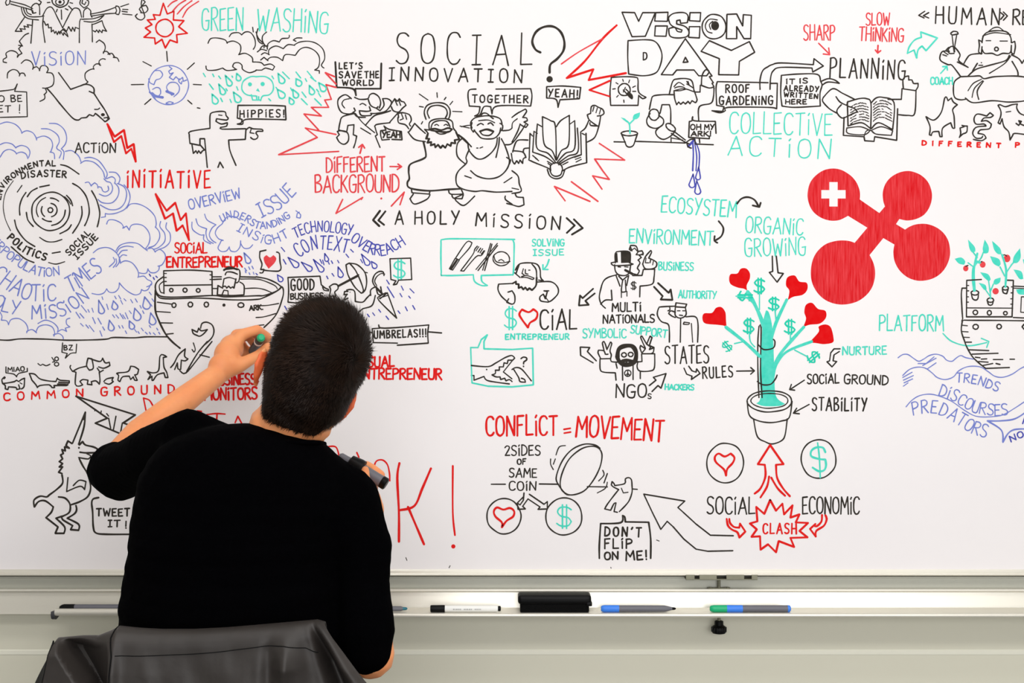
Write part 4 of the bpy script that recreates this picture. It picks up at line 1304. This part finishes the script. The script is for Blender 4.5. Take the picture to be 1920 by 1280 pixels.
def smooth_closed(q, curv=72):
    out = []
    for r in runs(q, True, False, curv): out += r[:-1]
    return out
# ---------------------------------------------------------------- hand lettering: pen strokes for each character
G = {}
def g(ch, w, s): G[ch] = (w, [[float(x) for x in st.split()] for st in s.split(';')])
g('A', .56, '0 1 .1 .68 .3 .0 .46 .6 .56 1;.1 .66 .46 .62'); g('B', .46, '0 .02 .02 1;.0 .02 .25 .0 .38 .12 .34 .34 .05 .46;.05 .46 .36 .54 .46 .75 .34 .95 .02 1')
g('C', .46, '.46 .14 .36 .01 .16 .02 .03 .2 0 .55 .04 .85 .18 1 .36 .97 .46 .84'); g('D', .48, '.02 .02 0 1;.0 .02 .2 .03 .42 .22 .48 .5 .42 .8 .2 .98 0 1')
g('E', .4, '.38 0 0 .03 .0 1 .4 .97;.02 .5 .3 .48'); g('F', .4, '.4 0 .02 .03 .0 1;.02 .48 .3 .45'); g('G', .5, '.46 .14 .36 .01 .16 .02 .03 .2 0 .6 .06 .9 .22 1 .42 .95 .48 .55;.26 .56 .5 .54')
g('H', .48, '.02 0 0 1;.46 0 .48 1;.02 .5 .46 .48'); g('I', .3, '.0 .02 .3 .0;.16 .02 .14 1;0 1 .3 .98'); g('i', .12, '.06 .3 .06 1;.03 .1 .09 .0'); g('J', .4, '.4 0 .38 .8 .2 1 0 .85')
g('K', .46, '.02 0 0 1;.44 .02 .04 .55;.12 .48 .46 1'); g('L', .4, '.02 0 0 .99 .4 .97'); g('M', .62, '0 1 .06 .02 .32 .62 .56 .0 .62 1'); g('N', .5, '0 1 .03 .02 .46 .98 .5 0')
g('O', .5, '.24 0 .06 .12 0 .5 .06 .88 .24 1 .43 .88 .5 .5 .42 .1 .24 0'); g('P', .44, '.02 .02 0 1;0 .04 .26 0 .43 .16 .38 .42 .03 .54'); g('Q', .5, '.24 0 .06 .12 0 .5 .06 .88 .24 1 .43 .88 .5 .5 .42 .1 .24 0;.3 .8 .5 1.05')
g('R', .46, '.02 .02 0 1;0 .04 .26 0 .42 .15 .36 .4 .03 .52;.14 .5 .46 1'); g('S', .44, '.43 .1 .3 0 .1 .03 .02 .22 .1 .42 .34 .56 .43 .76 .34 .96 .14 1 0 .9'); g('T', .48, '0 .03 .48 0;.25 .02 .23 1')
g('U', .46, '.02 0 0 .7 .08 .96 .26 1 .42 .88 .46 0'); g('V', .5, '0 0 .24 1 .5 0'); g('W', .66, '0 0 .15 1 .33 .3 .5 1 .66 0'); g('X', .5, '0 0 .5 1;.48 0 0 1'); g('Y', .5, '0 0 .24 .5;.5 0 .12 1')
g('Z', .46, '0 .02 .44 .02 .02 .98 .46 .98'); g('2', .42, '0 .18 .16 0 .36 .06 .38 .28 .02 .98 .42 .97'); g('!', .1, '.06 0 .05 .72;.05 .96 .06 1'); g('?', .42, '0 .16 .16 0 .38 .06 .4 .28 .2 .5 .18 .7;.17 .94 .18 .98')
g('.', .08, '.04 .94 .05 .99'); g("'", .16, '.14 0 .04 .2'); g('=', .9, '0 .1 .9 0;0 .95 .9 .85')
g('$', .58, '.56 .2 .4 .1 .14 .12 .03 .3 .16 .48 .44 .54 .56 .7 .44 .88 .16 .9 0 .8;.22 0 .22 1;.38 0 .38 1'); g(' ', .3, '0 0')
ROUND = set('BCDGJOPQRSU2?$')
CN = {'k': 'black', 'r': 'red', 'R': 'light red', 't': 'green', 'T': 'green', 'b': 'blue', 'n': 'dark blue'}
def lettering(s, c, w, h, gap, bl):
    p = [Vector((bl[i], bl[i+1])) for i in range(0, len(bl), 2)]
    if len(p) > 2:
        r = runs([tuple(v) for v in p], False, False, 170)[0]; p = [Vector(v) for v in r]
    cum = [0]
    for a, b in zip(p, p[1:]): cum.append(cum[-1]+(b-a).length)
    tot = cum[-1]; units = sum(G[ch][0] for ch in s)+gap*.72*(len(s)-1); k = tot/units if units else 1
    I = Ink(); x = 0; rr = random.Random(s+str(bl[0]))
    def at(d):
        d = max(0, min(tot, d)); i = 0
        while i < len(cum)-2 and cum[i+1] < d: i += 1
        t = (d-cum[i])/((cum[i+1]-cum[i]) or 1); return p[i].lerp(p[i+1], t), (p[i+1]-p[i]).normalized()
    for ch in s:
        gw, st = G[ch]; mid, dr = at(x+gw*k/2)
        if len(p) > 2:
            _, da = at(x); _, db = at(x+gw*k); dr = (da+db).normalized()
        up = Vector((dr.y, -dr.x)); j = radians(rr.uniform(-2.5, 2.5)); dr = Vector((dr.x*cos(j)-dr.y*sin(j), dr.x*sin(j)+dr.y*cos(j)))
        hh = h*rr.uniform(.95, 1.04); dy = rr.uniform(-.02, .02)*h
        for sk in st:
            pts = []
            for i in range(0, len(sk), 2):
                q = mid+dr*((sk[i]-gw/2)*k)+up*((1-sk[i+1])*hh+dy); pts.append((q.x, q.y))
            I.stroke(pts, w, c, curv=75 if ch in ROUND else 40)
        x += (gw+gap*.72)*k
    return I.build('lettering', f'{CN[c]} handwritten lettering reading {s.upper()}')
def run_draw(name, label, data):
    I = Ink(); ox = oy = 0; sc_ = .25
    for ln in data.splitlines():
        ln = ln.strip()
        if not ln: continue
        tk = ln.split()
        if tk[0] == '@p': ox = oy = 0; sc_ = 1; continue
        if tk[0].startswith('@'): ox = int(tk[0][1:])*480; oy = int(tk[1])*320; sc_ = .25; continue
        code = tk[0]; c = code[0]; fl = ''.join(ch for ch in code[1:] if ch in 'zfoads-w'); ws = ''.join(ch for ch in code[1:] if ch in '0123456789.')
        w = float(ws) if ws else WID[c]
        if ws and float(ws) == 3 and c == 'k': w = 2.7
        if 'w' in fl:          # scribbled text lines on the two open pages
            r2 = random.Random(3)
            for side, pts in ((0, [(618, 800), (660, 776), (710, 768), (756, 782)]), (1, [(790, 782), (830, 756), (880, 758), (930, 785)])):
                for row in range(7):
                    yy = row*21+(0 if side else 4)
                    cv = runs([(x, y+yy) for x, y in pts], False, False, 170)[0]; i = 0
                    while i < len(cv)-2:
                        n = r2.choice((1, 2, 2, 3)); sg = [(ox+x*sc_, oy+(y+r2.uniform(-3, 3))*sc_) for x, y in cv[i:i+n+1]]
                        if r2.random() < .85: I.ribbon(sg, 1.9, c)
                        i += n+(1 if r2.random() < .3 else 0)
            continue
        parts = ' '.join(tk[1:]).split('|'); loops = []
        for pt in parts:
            v = [float(x) for x in pt.split()]; loops.append(v)
        v = loops[0]
        X = lambda a: ox+a*sc_; Y = lambda a: oy+a*sc_
        if 'd' in fl:
            for i in range(0, len(v), 5):
                x0, y0, x1, y1, r = v[i:i+5]; dx, dy = x1-x0, y1-y0; l = sqrt(dx*dx+dy*dy); ux, uy = dx/l, dy/l
                q = [(x0, y0)]+[(x1+r*(cos(a)*ux-sin(a)*uy), y1+r*(cos(a)*uy+sin(a)*ux)) for a in [radians(t) for t in (-110, -60, -15, 30, 75, 110)]]+[(x0+1, y0+1)]
                I.stroke([(X(a), Y(b)) for a, b in q], w, c, curv=90)
        elif '-' in fl:
            for i in range(0, len(v), 4): I.stroke([(X(v[i]), Y(v[i+1])), (X(v[i+2]), Y(v[i+3]))], w, c)
        elif 'o' in fl:
            cx_, cy_, rx, ry = v[:4]; ro = radians(v[4]) if len(v) > 4 else 0
            if 'f' in fl: I.disc(X(cx_), Y(cy_), rx*sc_, c, 18, ry*sc_)
            else:
                n = 14; rr = random.Random(cx_); q = []
                for i in range(n):
                    a = 2*pi*i/n+.4; f = 1+rr.uniform(-.025, .025); ex, ey = rx*f*cos(a), ry*f*sin(a)
                    q.append((X(cx_+ex*cos(ro)-ey*sin(ro)), Y(cy_+ex*sin(ro)+ey*cos(ro))))
                I.stroke(q, w, c, closed=True, curv=120)
        elif 'a' in fl:
            cx_, cy_, rx, ry, a0, a1 = v[:6]; n = max(4, int(abs(a1-a0)/18))
            I.stroke([(X(cx_+rx*cos(radians(a0+(a1-a0)*i/n))), Y(cy_+ry*sin(radians(a0+(a1-a0)*i/n)))) for i in range(n+1)], w, c, curv=120)
        else:
            q = [[(X(u[i]), Y(u[i+1])) for i in range(0, len(u)-1, 2)] for u in loops]
            if 'f' in fl:
                if 's' in fl: I.fill([q[0]], c)
                elif c == 'L': I.fill([smooth_closed(q[0], 35)]+q[1:], c)
                else: I.fill([smooth_closed(lp, 75) for lp in q], c)
            else: I.stroke(q[0], w, c, closed='z' in fl, sharp='s' in fl)
    return I.build(name, label)
for nm, lb, data in DRAW:
    sheet = '@p'
    for piece in data.split('%'):
        run_draw(nm, lb, sheet+'\n'+piece)
        for ln in piece.splitlines():
            if ln.startswith('@'): sheet = ln
for t in TEXT: lettering(*t)
# ---------------------------------------------------------------- the man at the board
man = thing('person', 'man in a black shirt seen from behind, reaching up to draw on the whiteboard', 'person', (-.405, -.62, 0))
ML = -man.location
HC = P(597, 673, -.60)
HR = Matrix.Rotation(radians(20), 4, 'Y') @ Matrix.Rotation(radians(14), 4, 'Z')
HM = Matrix.Translation(HC) @ HR
def hl(x, y, z): return HM @ Vector((x, y, z))
def hell(bm, c, r, sub=3): ell(bm, hl(*c), r, HR.to_3x3().to_euler(), sub)
bm = Blob()
hell(bm, (0, -.006, .006), (.064, .091, .078)); hell(bm, (0, -.03, -.055), (.057, .058, .055)); hell(bm, (0, .032, -.045), (.058, .058, .072))
hell(bm, (0, .052, -.088), (.040, .040, .030)); hell(bm, (0, .080, .006), (.044, .014, .010)); hell(bm, (0, .078, -.074), (.028, .02, .022))
chain(bm, [(hl(0, .088, -.008), .007), (hl(0, .110, -.045), .011)]); ell(bm, hl(.011, .1, -.048), .007); ell(bm, hl(-.011, .1, -.048), .007)
for s in (-1, 1):
    hell(bm, (s*.035, .074, -.035), (.022, .018, .016))
    ex, ez = (-.0705, -.016) if s < 0 else (.0565, -.028)
    pts = [(ex, .012, -.005), (ex+s*.006, -.002, .003), (ex+s*.010, -.012, -.004), (ex+s*.011, -.015, -.020), (ex+s*.006, -.009, -.037), (ex+s*.001, .002, -.048), (ex, .008, -.044)]
    chain(bm, [(hl(a, b, c+ez), .0038) for a, b, c in pts], step=.5, sub=2)
    hell(bm, (ex+s*.003, -.001, -.022+ez), (.0045, .014, .024))
neck = [(P(520, 866, -.605), .060), (P(533, 812, -.600), .055), (hl(0, -.018, -.085), .052), (hl(0, -.01, -.05), .05)]
chain(bm, neck)
# torso under the shirt, legs under the trousers
TQ = [(1240, 425, 150), (1180, 428, 160), (1100, 432, 160), (1020, 440, 165), (950, 452, 165), (900, 465, 150)]
for py, cx_, hw in TQ: ell(bm, P(cx_, py, -.62), (hw*.77e-3, .085, .07))
ell(bm, (-.405, -.62, .60), (.14, .10, .11))
chain(bm, [(P(450, 880, -.60), .04), (P(358, 832, -.585), .036), (P(280, 860, -.46), .034), (P(213, 868, -.345), .0275), (P(262, 812, -.285), .0262), (P(345, 750, -.225), .0248), (P(402, 706, -.17), .0208)])
chain(bm, [(P(560, 900, -.60), .04), (P(645, 940, -.60), .038), (P(680, 1100, -.615), .034), (P(694, 1226, -.635), .036), (P(690, 1190, -.60), .034), (P(672, 1070, -.52), .027), (P(697, 955, -.435), .0205), (P(692, 938, -.43), .020)])
# left hand: palm, four curled fingers, thumb
ell(bm, P(414, 690, -.158), (.023, .020, .026)); ell(bm, P(426, 668, -.135), (.024, .024, .030)); ell(bm, P(434, 652, -.115), (.022, .030, .024)); ell(bm, P(430, 684, -.150), (.021, .017, .019))
LF = {'index': ([(440, 648, -.125, .0125), (452, 628, -.112, .0115), (482, 618, -.100, .0095), (501, 631, -.072, .0085), (500, 648, -.048, .0075)]),
      'middle': ([(434, 648, -.110, .012), (444, 628, -.095, .0115), (476, 622, -.076, .0092), (494, 640, -.050, .0082), (488, 655, -.030, .0074)]),
      'ring': ([(428, 652, -.095, .012), (434, 636, -.080, .0105), (466, 630, -.055, .0086), (479, 649, -.034, .0078), (468, 661, -.020, .007)]),
      'little': ([(424, 660, -.085, .011), (427, 646, -.068, .0095), (453, 642, -.040, .0076), (463, 658, -.024, .007), (455, 668, -.015, .0062)]),
      'thumb': ([(424, 694, -.155, .016), (446, 686, -.146, .0145), (464, 677, -.138, .0115), (484, 666, -.122, .0098), (502, 650, -.104, .0082)])}
for q in LF.values(): chain(bm, [(P(a, b, c), r) for a, b, c, r in q], step=.3)
# right hand in front of the shoulder
ell(bm, P(688, 932, -.425), (.020, .022, .024)); ell(bm, P(688, 914, -.405), (.018, .026, .018))
RF = [[(694, 908, -.40, .0115), (713, 891, -.385, .0088), (700, 880, -.380, .0082), (687, 871, -.390, .0072)],
      [(690, 918, -.39, .011), (698, 905, -.360, .009), (688, 890, -.350, .008), (676, 884, -.365, .0072)],
      [(686, 922, -.385, .011), (688, 910, -.352, .0086), (678, 898, -.345, .0076), (668, 892, -.360, .007)],
      [(690, 925, -.385, .010), (686, 918, -.356, .0076), (672, 908, -.352, .0068), (664, 902, -.365, .0062)],
      [(690, 932, -.435, .0125), (686, 912, -.440, .0105), (684, 896, -.436, .0088), (685, 880, -.428, .0066)]]
for q in RF: chain(bm, [(P(a, b, c), r) for a, b, c, r in q], step=.3)
LX = -.405
for s in (-1, 1):
    chain(bm, [((LX+s*.09, -.62, .55), .062), ((LX+s*.15, -.24, .545), .050), ((LX+s*.15, -.36, .12), .035), ((LX+s*.16, -.34, .07), .035)])
    ell(bm, (LX+s*.165, -.27, .045), (.04, .11, .032))
me = remesh(bm, .0024, 7); me.name = 'body'
ears = [hl(-.075, -.003, -.038), hl(.061, -.003, -.050)]
for p in me.polygons:
    if min((p.center-e).length for e in ears) < .024: p.material_index = 1
me.transform(Matrix.Translation(ML))
link('body', me, man, (M['skin'], M['ear_skin']), True)
for s in (-1, 1):          # eyes and lips on the face turned to the board
    bm = Blob(); hell(bm, (s*.031, .0675, -.012), (.0125, .0115, .0115)); me = bm.mesh('eye'); me.transform(Matrix.Translation(ML))
    e = link('eye', me, man, (M['eye'],), True)
    bm = Blob(); hell(bm, (s*.031, .0772, -.012), (.0055, .0035, .0055)); me = bm.mesh('iris'); me.transform(Matrix.Translation(ML)); link('iris', me, e, (M['iris'],), True)
bm = Blob(); hell(bm, (0, .0935, -.074), (.020, .006, .0040)); hell(bm, (0, .0925, -.081), (.017, .006, .0042)); me = bm.mesh('lips'); me.transform(Matrix.Translation(ML)); link('lips', me, man, (M['lip'],), True)
# ---- hair: a close cropped cap plus thousands of short strands
bm = Blob()
hell(bm, (-.001, -.008, .006), (.0695, .097, .0825), 4); hell(bm, (-.004, -.020, -.022), (.0675, .084, .068), 4); hell(bm, (-.003, -.032, -.048), (.0625, .066, .058), 4); hell(bm, (-.009, -.040, -.076), (.050, .042, .042), 4)
cap = remesh(bm, .003, 8)
HI = HM.inverted()
bm = bmesh.new(); bm.from_mesh(cap)
for v in bm.verts:
    n = v.co.copy(); v.co += (n-HC).normalized()*.0010*(noise.noise(n*60)+.5*noise.noise(n*160))
kill = []
for v in bm.verts:
    q = HI @ v.co; line = .058 if q.z > .03 else .010+.4*max(0, q.z)
    if q.z < -.102 or (q.y > line and q.z < .05) or (q.z < -.035 and q.y > -.012) or (abs(q.x) > .058 and q.z < -.002 and q.y > -.006 and q.z > -.05): kill.append(v)
bmesh.ops.delete(bm, geom=kill, context='VERTS'); bm.normal_update()
faces = [f for f in bm.faces]; pool = [(f.calc_center_median(), f.normal.copy()) for f in faces]
me = bpy.data.meshes.new('hair'); bm.to_mesh(me); bm.free(); me.transform(Matrix.Translation(ML))
hair = tag(link('hair', me, man, (M['hair'],), True), 'short dark brown hair')
rs = random.Random(5); V = []; F = []
crown = hl(.036, -.085, .018)
for i in range(26000):
    c, n = pool[rs.randrange(len(pool))]
    if n.dot(c-HC) < 0: n = -n
    q = HI @ c; c = c+Vector((rs.uniform(-1, 1), rs.uniform(-1, 1), rs.uniform(-1, 1)))*.0018
    away = c-crown; dist = away.length; t = away-n*away.dot(n)
    if t.length < 1e-4: continue
    t.normalize(); t = (t+n.cross(t)*.7*math.exp(-dist/.03)).normalized(); t.z -= .25 if q.z < .04 else -.1; t = (t-n*t.dot(n)).normalized()
    top = max(0, min(1, (q.z+.03)/.1)); L_ = (.007+.013*top)*rs.uniform(.6, 1.2); lift = .10+.30*top*rs.random()
    if dist < .02: lift += .3
    t2 = (t+Vector((rs.uniform(-1, 1), rs.uniform(-1, 1), rs.uniform(-1, 1)))*.3).normalized()
    sd = n.cross(t2).normalized()*.00034; b = len(V)
    m_ = c+t2*L_*.5+n*L_*lift*.5; e_ = c+t2*L_+n*L_*lift*.7; r_ = c-n*.001
    V += [r_-sd, r_+sd, m_-sd*.8, m_+sd*.8, e_]; F += [(b, b+1, b+3, b+2), (b+2, b+3, b+4)]
me = bpy.data.meshes.new('hair_strands'); me.from_pydata([tuple(Vector(v)+ML) for v in V], [], F)
hs = link('hair_strands', me, hair, (M['strand'],), True); hs['kind'] = 'stuff'
# ---- shirt
bm = Blob()
for py, cx_, hw in [(1290, 440, 212), (1240, 436, 214), (1180, 431, 213), (1140, 430, 208), (1100, 433, 205), (1060, 436, 201), (1020, 440, 200), (985, 443, 199), (950, 448, 200), (915, 453, 196), (890, 458, 188)]:
    ell(bm, P(cx_, py, -.62), (hw*.762e-3, .108, .075))
ell(bm, (LX, -.62, .66), (.158, .112, .12))
ell(bm, P(520, 886, -.61), (.105, .085, .045))
chain(bm, [(P(510, 902, -.60), .050), (P(452, 861, -.60), .045), (P(420, 850, -.595), .0445), (P(352, 824, -.582), .046), (P(290, 848, -.49), .046), (P(225, 885, -.365), .0475), (P(216, 880, -.340), .0465), (P(219, 866, -.330), .0350)])
chain(bm, [(P(510, 902, -.60), .05), (P(575, 899, -.60), .052), (P(645, 938, -.60), .053), (P(676, 1025, -.61), .0465), (P(680, 1100, -.62), .0405), (P(687, 1185, -.64), .042), (P(690, 1218, -.645), .0365)])
me = remesh(bm, .0045, 7)
nrm = [v.normal.copy() for v in me.vertices]
for v, n in zip(me.vertices, nrm):
    v.co += n*.0035*noise.noise(Vector((v.co.x*9, v.co.y*9, v.co.z*22)))
me.transform(Matrix.Translation(ML)); shirt = tag(link('shirt', me, man, (M['shirt'],), True), 'black cotton shirt')
bm = Blob()
chain(bm, [(P(a, b, c), .0042) for a, b, c in [(452, 800, -.585), (462, 806, -.62), (482, 818, -.655), (505, 829, -.672), (540, 830, -.676), (575, 829, -.668), (598, 830, -.645), (608, 832, -.615), (606, 836, -.58), (580, 850, -.545), (530, 855, -.53), (480, 840, -.545), (456, 815, -.565), (452, 800, -.585)]], step=.5)
me = remesh(bm, .002, 3); me.transform(Matrix.Translation(ML)); link('collar', me, shirt, (M['shirt'],), True)
# ---- trousers and shoes
bm = Blob(); ell(bm, (LX, -.62, .565), (.165, .125, .105))
for s in (-1, 1): chain(bm, [((LX+s*.09, -.62, .545), .082), ((LX+s*.15, -.24, .545), .064), ((LX+s*.15, -.29, .42), .060), ((LX+s*.155, -.355, .13), .052)])
me = remesh(bm, .006, 6); me.transform(Matrix.Translation(ML)); link('trousers', me, man, (M['jeans'],), True)
for s in (-1, 1):
    bm = Blob(); ell(bm, (LX+s*.165, -.34, .06), (.042, .055, .06)); ell(bm, (LX+s*.17, -.24, .042), (.045, .10, .042)); bm.box(LX+s*.167-.045, LX+s*.167+.045, -.39, -.15, 0, .02, .009)
    me = remesh(bm, .004, 5); zmin = min(v.co.z for v in me.vertices); me.transform(Matrix.Translation(ML-Vector((0, 0, zmin)))); link('shoe', me, man, (M['shoe'],), True)
# ---------------------------------------------------------------- chair and jacket
chair = thing('chair', 'dark upholstered chair under the grey jacket, the man sitting on it', 'chair', (LX, -.62, 0))
bm = bmesh.new(); bx(bm, -.21, .21, -.17, .22, .415, .455, .015, 3); from_bm('seat', bm, chair, (M['seat'],), flat_angle=40)
BY = -.790+.62
bm = bmesh.new(); bx(bm, -.110, .135, BY-.010, BY+.010, .56, .855, .007, 3); from_bm('backrest', bm, chair, (M['seat'],), flat_angle=40)
for s in (-1, 1):
    bm = Blob(); chain(bm, [((s*.13, -.14, .42), .010), ((s*.13, BY, .50), .010), ((s*.13, BY, .62), .010)]); from_bm('back_post', bm, chair, (M['steel'],), True)
    for yy in (-.15, .19):
        bm = bmesh.new(); lathe(bm, (s*.19, yy, 0), (s*.19, yy, 1), [(0, .014), (.01, .012), (.42, .012)], 16); from_bm('leg', bm, chair, (M['steel'],), flat_angle=40)
YC = -.79; JR = .021
TOP = [(105, 1198), (150, 1194), (180, 1194), (205, 1184), (220, 1176), (260, 1180), (300, 1182), (360, 1182), (420, 1179), (480, 1174), (560, 1167), (593, 1164), (607, 1168)]
def interp(tab, x):
    for (a, b), (c, d) in zip(tab, tab[1:]):
        if x <= c: return b+(d-b)*max(0, (x-a)/(c-a))
    return tab[-1][1]
def gs(x, c, w): return math.exp(-((x-c)/w)**2)
KJ = S*(CAMD-.80)/CAMD
def jac(s, t):
    px = 105+502*s; zt = CAMZ+(640-interp(TOP, px))*KJ; arc = JR*pi/2; a = abs(t); sg = 1 if t > 0 else -1
    if a < arc: y = YC-sg*JR*sin(a/JR); z = zt-JR*(1-cos(a/JR))
    else: y = YC-sg*JR; z = zt-JR-(a-arc)
    dz = zt-z; f = min(1, dz/.055)
    xx = px
    if t > 0:
        lo = min(dz, .12)
        xx += -(17*max(0, 1-s/.12))*lo/.056+(88*max(0, (s-.88)/.12)**1.3)*lo/.075
        u = s-.004-1.75*lo                                   # signed distance from the diagonal crease
        if u < 0: d = .012+.05*max(u, -.08)
        elif u < .03: d = .012-.055*(u/.03)**.8
        else: d = -.043+.047*min(1, (u-.035)/max(.03, .205-.035-1.75*lo))
        d *= min(1.0, dz/.016)/max(f, .05) if s <= .205 else 0
        if s > .205: d = .004+.006*gs(s, .225, .02)
        d += .003*sin(s*9)+.016*gs(s, .865, .03)*gs(dz, .045, .03)-.008*gs(s, .80, .025)*min(1, dz/.03)-.042*gs(s, .955, .012)+.018*gs(s, .985, .014)-.010*gs(s, .925, .02)
        d += .004*noise.noise(Vector((s*10, dz*16, 1)))+.0006*noise.noise(Vector((s*26, dz*30, 5)))
        y -= d*f+max(0, dz-.03)*.05
    return Vector(((xx-960)*KJ, y, z))
jk = thing('jacket', 'grey leather jacket hung over the chair back behind the man', 'jacket', (LX, YC, .87)); JL = -jk.location
def grid(fn, s0, s1, ns, t0, t1, nt_):
    vs = [tuple(fn(s0+(s1-s0)*i/ns, t0+(t1-t0)*j/nt_)+JL) for i in range(ns+1) for j in range(nt_+1)]
    fs = [(i*(nt_+1)+j, i*(nt_+1)+j+1, (i+1)*(nt_+1)+j+1, (i+1)*(nt_+1)+j) for i in range(ns) for j in range(nt_)]
    me = bpy.data.meshes.new('g'); me.from_pydata(vs, [], fs); return me
shell = link('jacket_back', grid(jac, 0, 1, 240, -.14, .40, 180), jk, (M['leather'],), True)
so = shell.modifiers.new('s', 'SOLIDIFY'); so.thickness = .0022; so.offset = -1
def lin_(s, t):
    a = Vector(jac(0, .015+t*.36)); dz = min(.12, t*.36); return Vector((a.x-s*30*KJ*dz/.056*(1.25-.25*dz/.056), a.y+.004+.055*s*min(1, dz/.02), a.z+.004*s))
li = link('side_lining', grid(lin_, 0, 1, 14, 0, 1, 50), jk, (M['lining'],), True); li['label'] = 'black lining at the jacket edge'
li.modifiers.new('s', 'SOLIDIFY').thickness = .002
def seam(pts, name='seam', r=.0011):
    bm = Blob(); q = []
    for (s0, t0), (s1, t1) in zip(pts, pts[1:]):
        for i in range(8): q.append(jac(s0+(s1-s0)*i/8, t0+(t1-t0)*i/8)+Vector((0, -.0004, 0)))
    chain(bm, [(v+JL, r) for v in q], step=.9, sub=1); o = from_bm(name, bm, jk, (M['lining'],)); return o
seam([(.228, -.03), (.225, .0), (.212, .02), (.222, .045), (.218, .07), (.222, .14), (.216, .3)])
seam([(.235, .045), (.4, .041), (.6, .039), (.78, .036), (.86, .037), (.92, .043), (.945, .052)], r=.0007)
# ---------------------------------------------------------------- markers
def pen(name, label, a, b, segs, group=None):
    """segs: (part name, material, [(t, r)]) with t as distance in metres from a"""
    a, b = Vector(a), Vector(b); t = thing(name, label, 'marker', a, group); d = (b-a).normalized()
    for nm, m, prof in segs:
        bm = bmesh.new(); lathe(bm, (0, 0, 0), d, prof, 28); from_bm(nm, bm, t, (M[m],), flat_angle=35)
    return t
YM = -.043; km = S*(CAMD+YM)/CAMD
def tp(px, r): return Vector(((px-960)*km, YM, TZ+r))
r_ = .0064
t = pen('marker', 'white marker with black cap on the pen tray, left of the eraser', tp(807, r_), tp(939, r_), [
    ('cap', 'black_plastic', [(0, .0055), (.001, .0064), (.026, .0066), (.027, .006)]), ('barrel', 'white_plastic', [(.0265, .0061), (.122, .0061), (.1245, .005)]),
    ('end_plug', 'black_plastic', [(.124, .0048), (.129, .0048), (.130, .003)])])
bm = bmesh.new(); rt = random.Random(2); x = .042
while x < .092:
    w_ = rt.uniform(.001, .003)
    for i in range(3):
        a0 = -pi/2-.1+i*.0; y0 = -.0063; bx(bm, x, x+w_, y0, y0+.0006, -.0012+i*.0008, -.0009+i*.0008)
    x += w_+rt.uniform(.0006, .0012)
    if .056 < x < .060 or .075 < x < .078: x += .004
tag(from_bm('printed_label', bm, t, (M['dark_plastic'],)), 'tiny grey print on the white barrel')
pen('marker', 'grey marker with bright blue cap and tapered tip, right of the eraser', tp(1127, r_), tp(1260, r_), [
    ('cap', 'blue_plastic', [(0, .0042), (.002, .0058), (.006, .0065), (.033, .0065)]), ('barrel', 'grey_plastic', [(.033, .0062), (.116, .0060), (.120, .0054), (.131, .0028)]),
    ('tip', 'black_plastic', [(.130, .0028), (.1355, .0024), (.138, .001)])])
pen('marker', 'grey marker with green cap and blue rings, above the black knob', tp(1331, r_), tp(1480, r_), [
    ('cap', 'green_plastic', [(0, .0036), (.002, .0056), (.007, .0065), (.031, .0066)]), ('ring', 'blue_plastic', [(.031, .0066), (.060, .0066)]),
    ('barrel', 'grey_plastic', [(.060, .0063), (.143, .0063)]), ('end_plug', 'blue_plastic', [(.143, .0064), (.147, .0062), (.149, .004)])])
YM = -.036; km = S*(CAMD+YM)/CAMD
pen('marker', 'grey marker with teal tip on the tray, mostly hidden behind the man', tp(630, .005), tp(762, .005), [
    ('barrel', 'grey_plastic', [(0, .0045), (.12, .0045), (.124, .003)]), ('tip', 'teal_plastic', [(.122, .0032), (.130, .0026), (.132, .001)])])
YM = -.036; km = S*(CAMD+YM)/CAMD
pen('marker', 'grey marker with black cap behind the tray lip, near the end cap', tp(112, .0068), tp(250, .0068), [
    ('cap', 'black_plastic', [(0, .003), (.004, .0055), (.008, .0066), (.028, .0066)]), ('barrel', 'grey_plastic', [(.028, .0062), (.130, .0062), (.137, .004)])])
er = thing('board_eraser', 'black whiteboard eraser with a felt underside lying on the pen tray', 'eraser', (tp(1040, 0).x, -.030, TZ))
bm = bmesh.new(); bx(bm, -.064, .063, -.019, .020, 0, .017, .003, 3); from_bm('felt_pad', bm, er, (M['felt'],), flat_angle=40)
bm = bmesh.new(); bx(bm, -.068, .067, -.022, .022, .0155, .032, .0065, 4); bx(bm, .058, .0685, -.022, .01, .012, .020, .002); from_bm('handle', bm, er, (M['black_plastic'],), flat_angle=40)
# markers in his hands
pen('marker', 'black marker with green end plug gripped in the raised hand', P(490, 632, -.150), P(469, 666, -.004), [
    ('end_plug', 'green_plastic', [(0, .0045), (.0015, .0066), (.007, .0072), (.0085, .0074)]), ('barrel', 'black_plastic', [(.0085, .0078), (.118, .0078), (.122, .006)]),
    ('label_band', 'white_plastic', [(.030, .0080), (.040, .0080)]), ('tip', 'green_plastic', [(.121, .005), (.136, .0035), (.146, .0014)])])
pen('marker', 'thick grey marker with black cap held at his right shoulder', P(636, 854, -.405), P(723, 907, -.415), [
    ('tip', 'grey_plastic', [(0, .004), (.003, .0065), (.020, .0072), (.021, .006)]), ('cap', 'black_plastic', [(.018, .0065), (.020, .0120), (.036, .0145), (.043, .0145), (.044, .009)]),
    ('barrel', 'grey_plastic', [(.044, .0094), (.079, .0094)]), ('end_plug', 'black_plastic', [(.078, .0090), (.080, .0100), (.087, .0100), (.0885, .008)])])
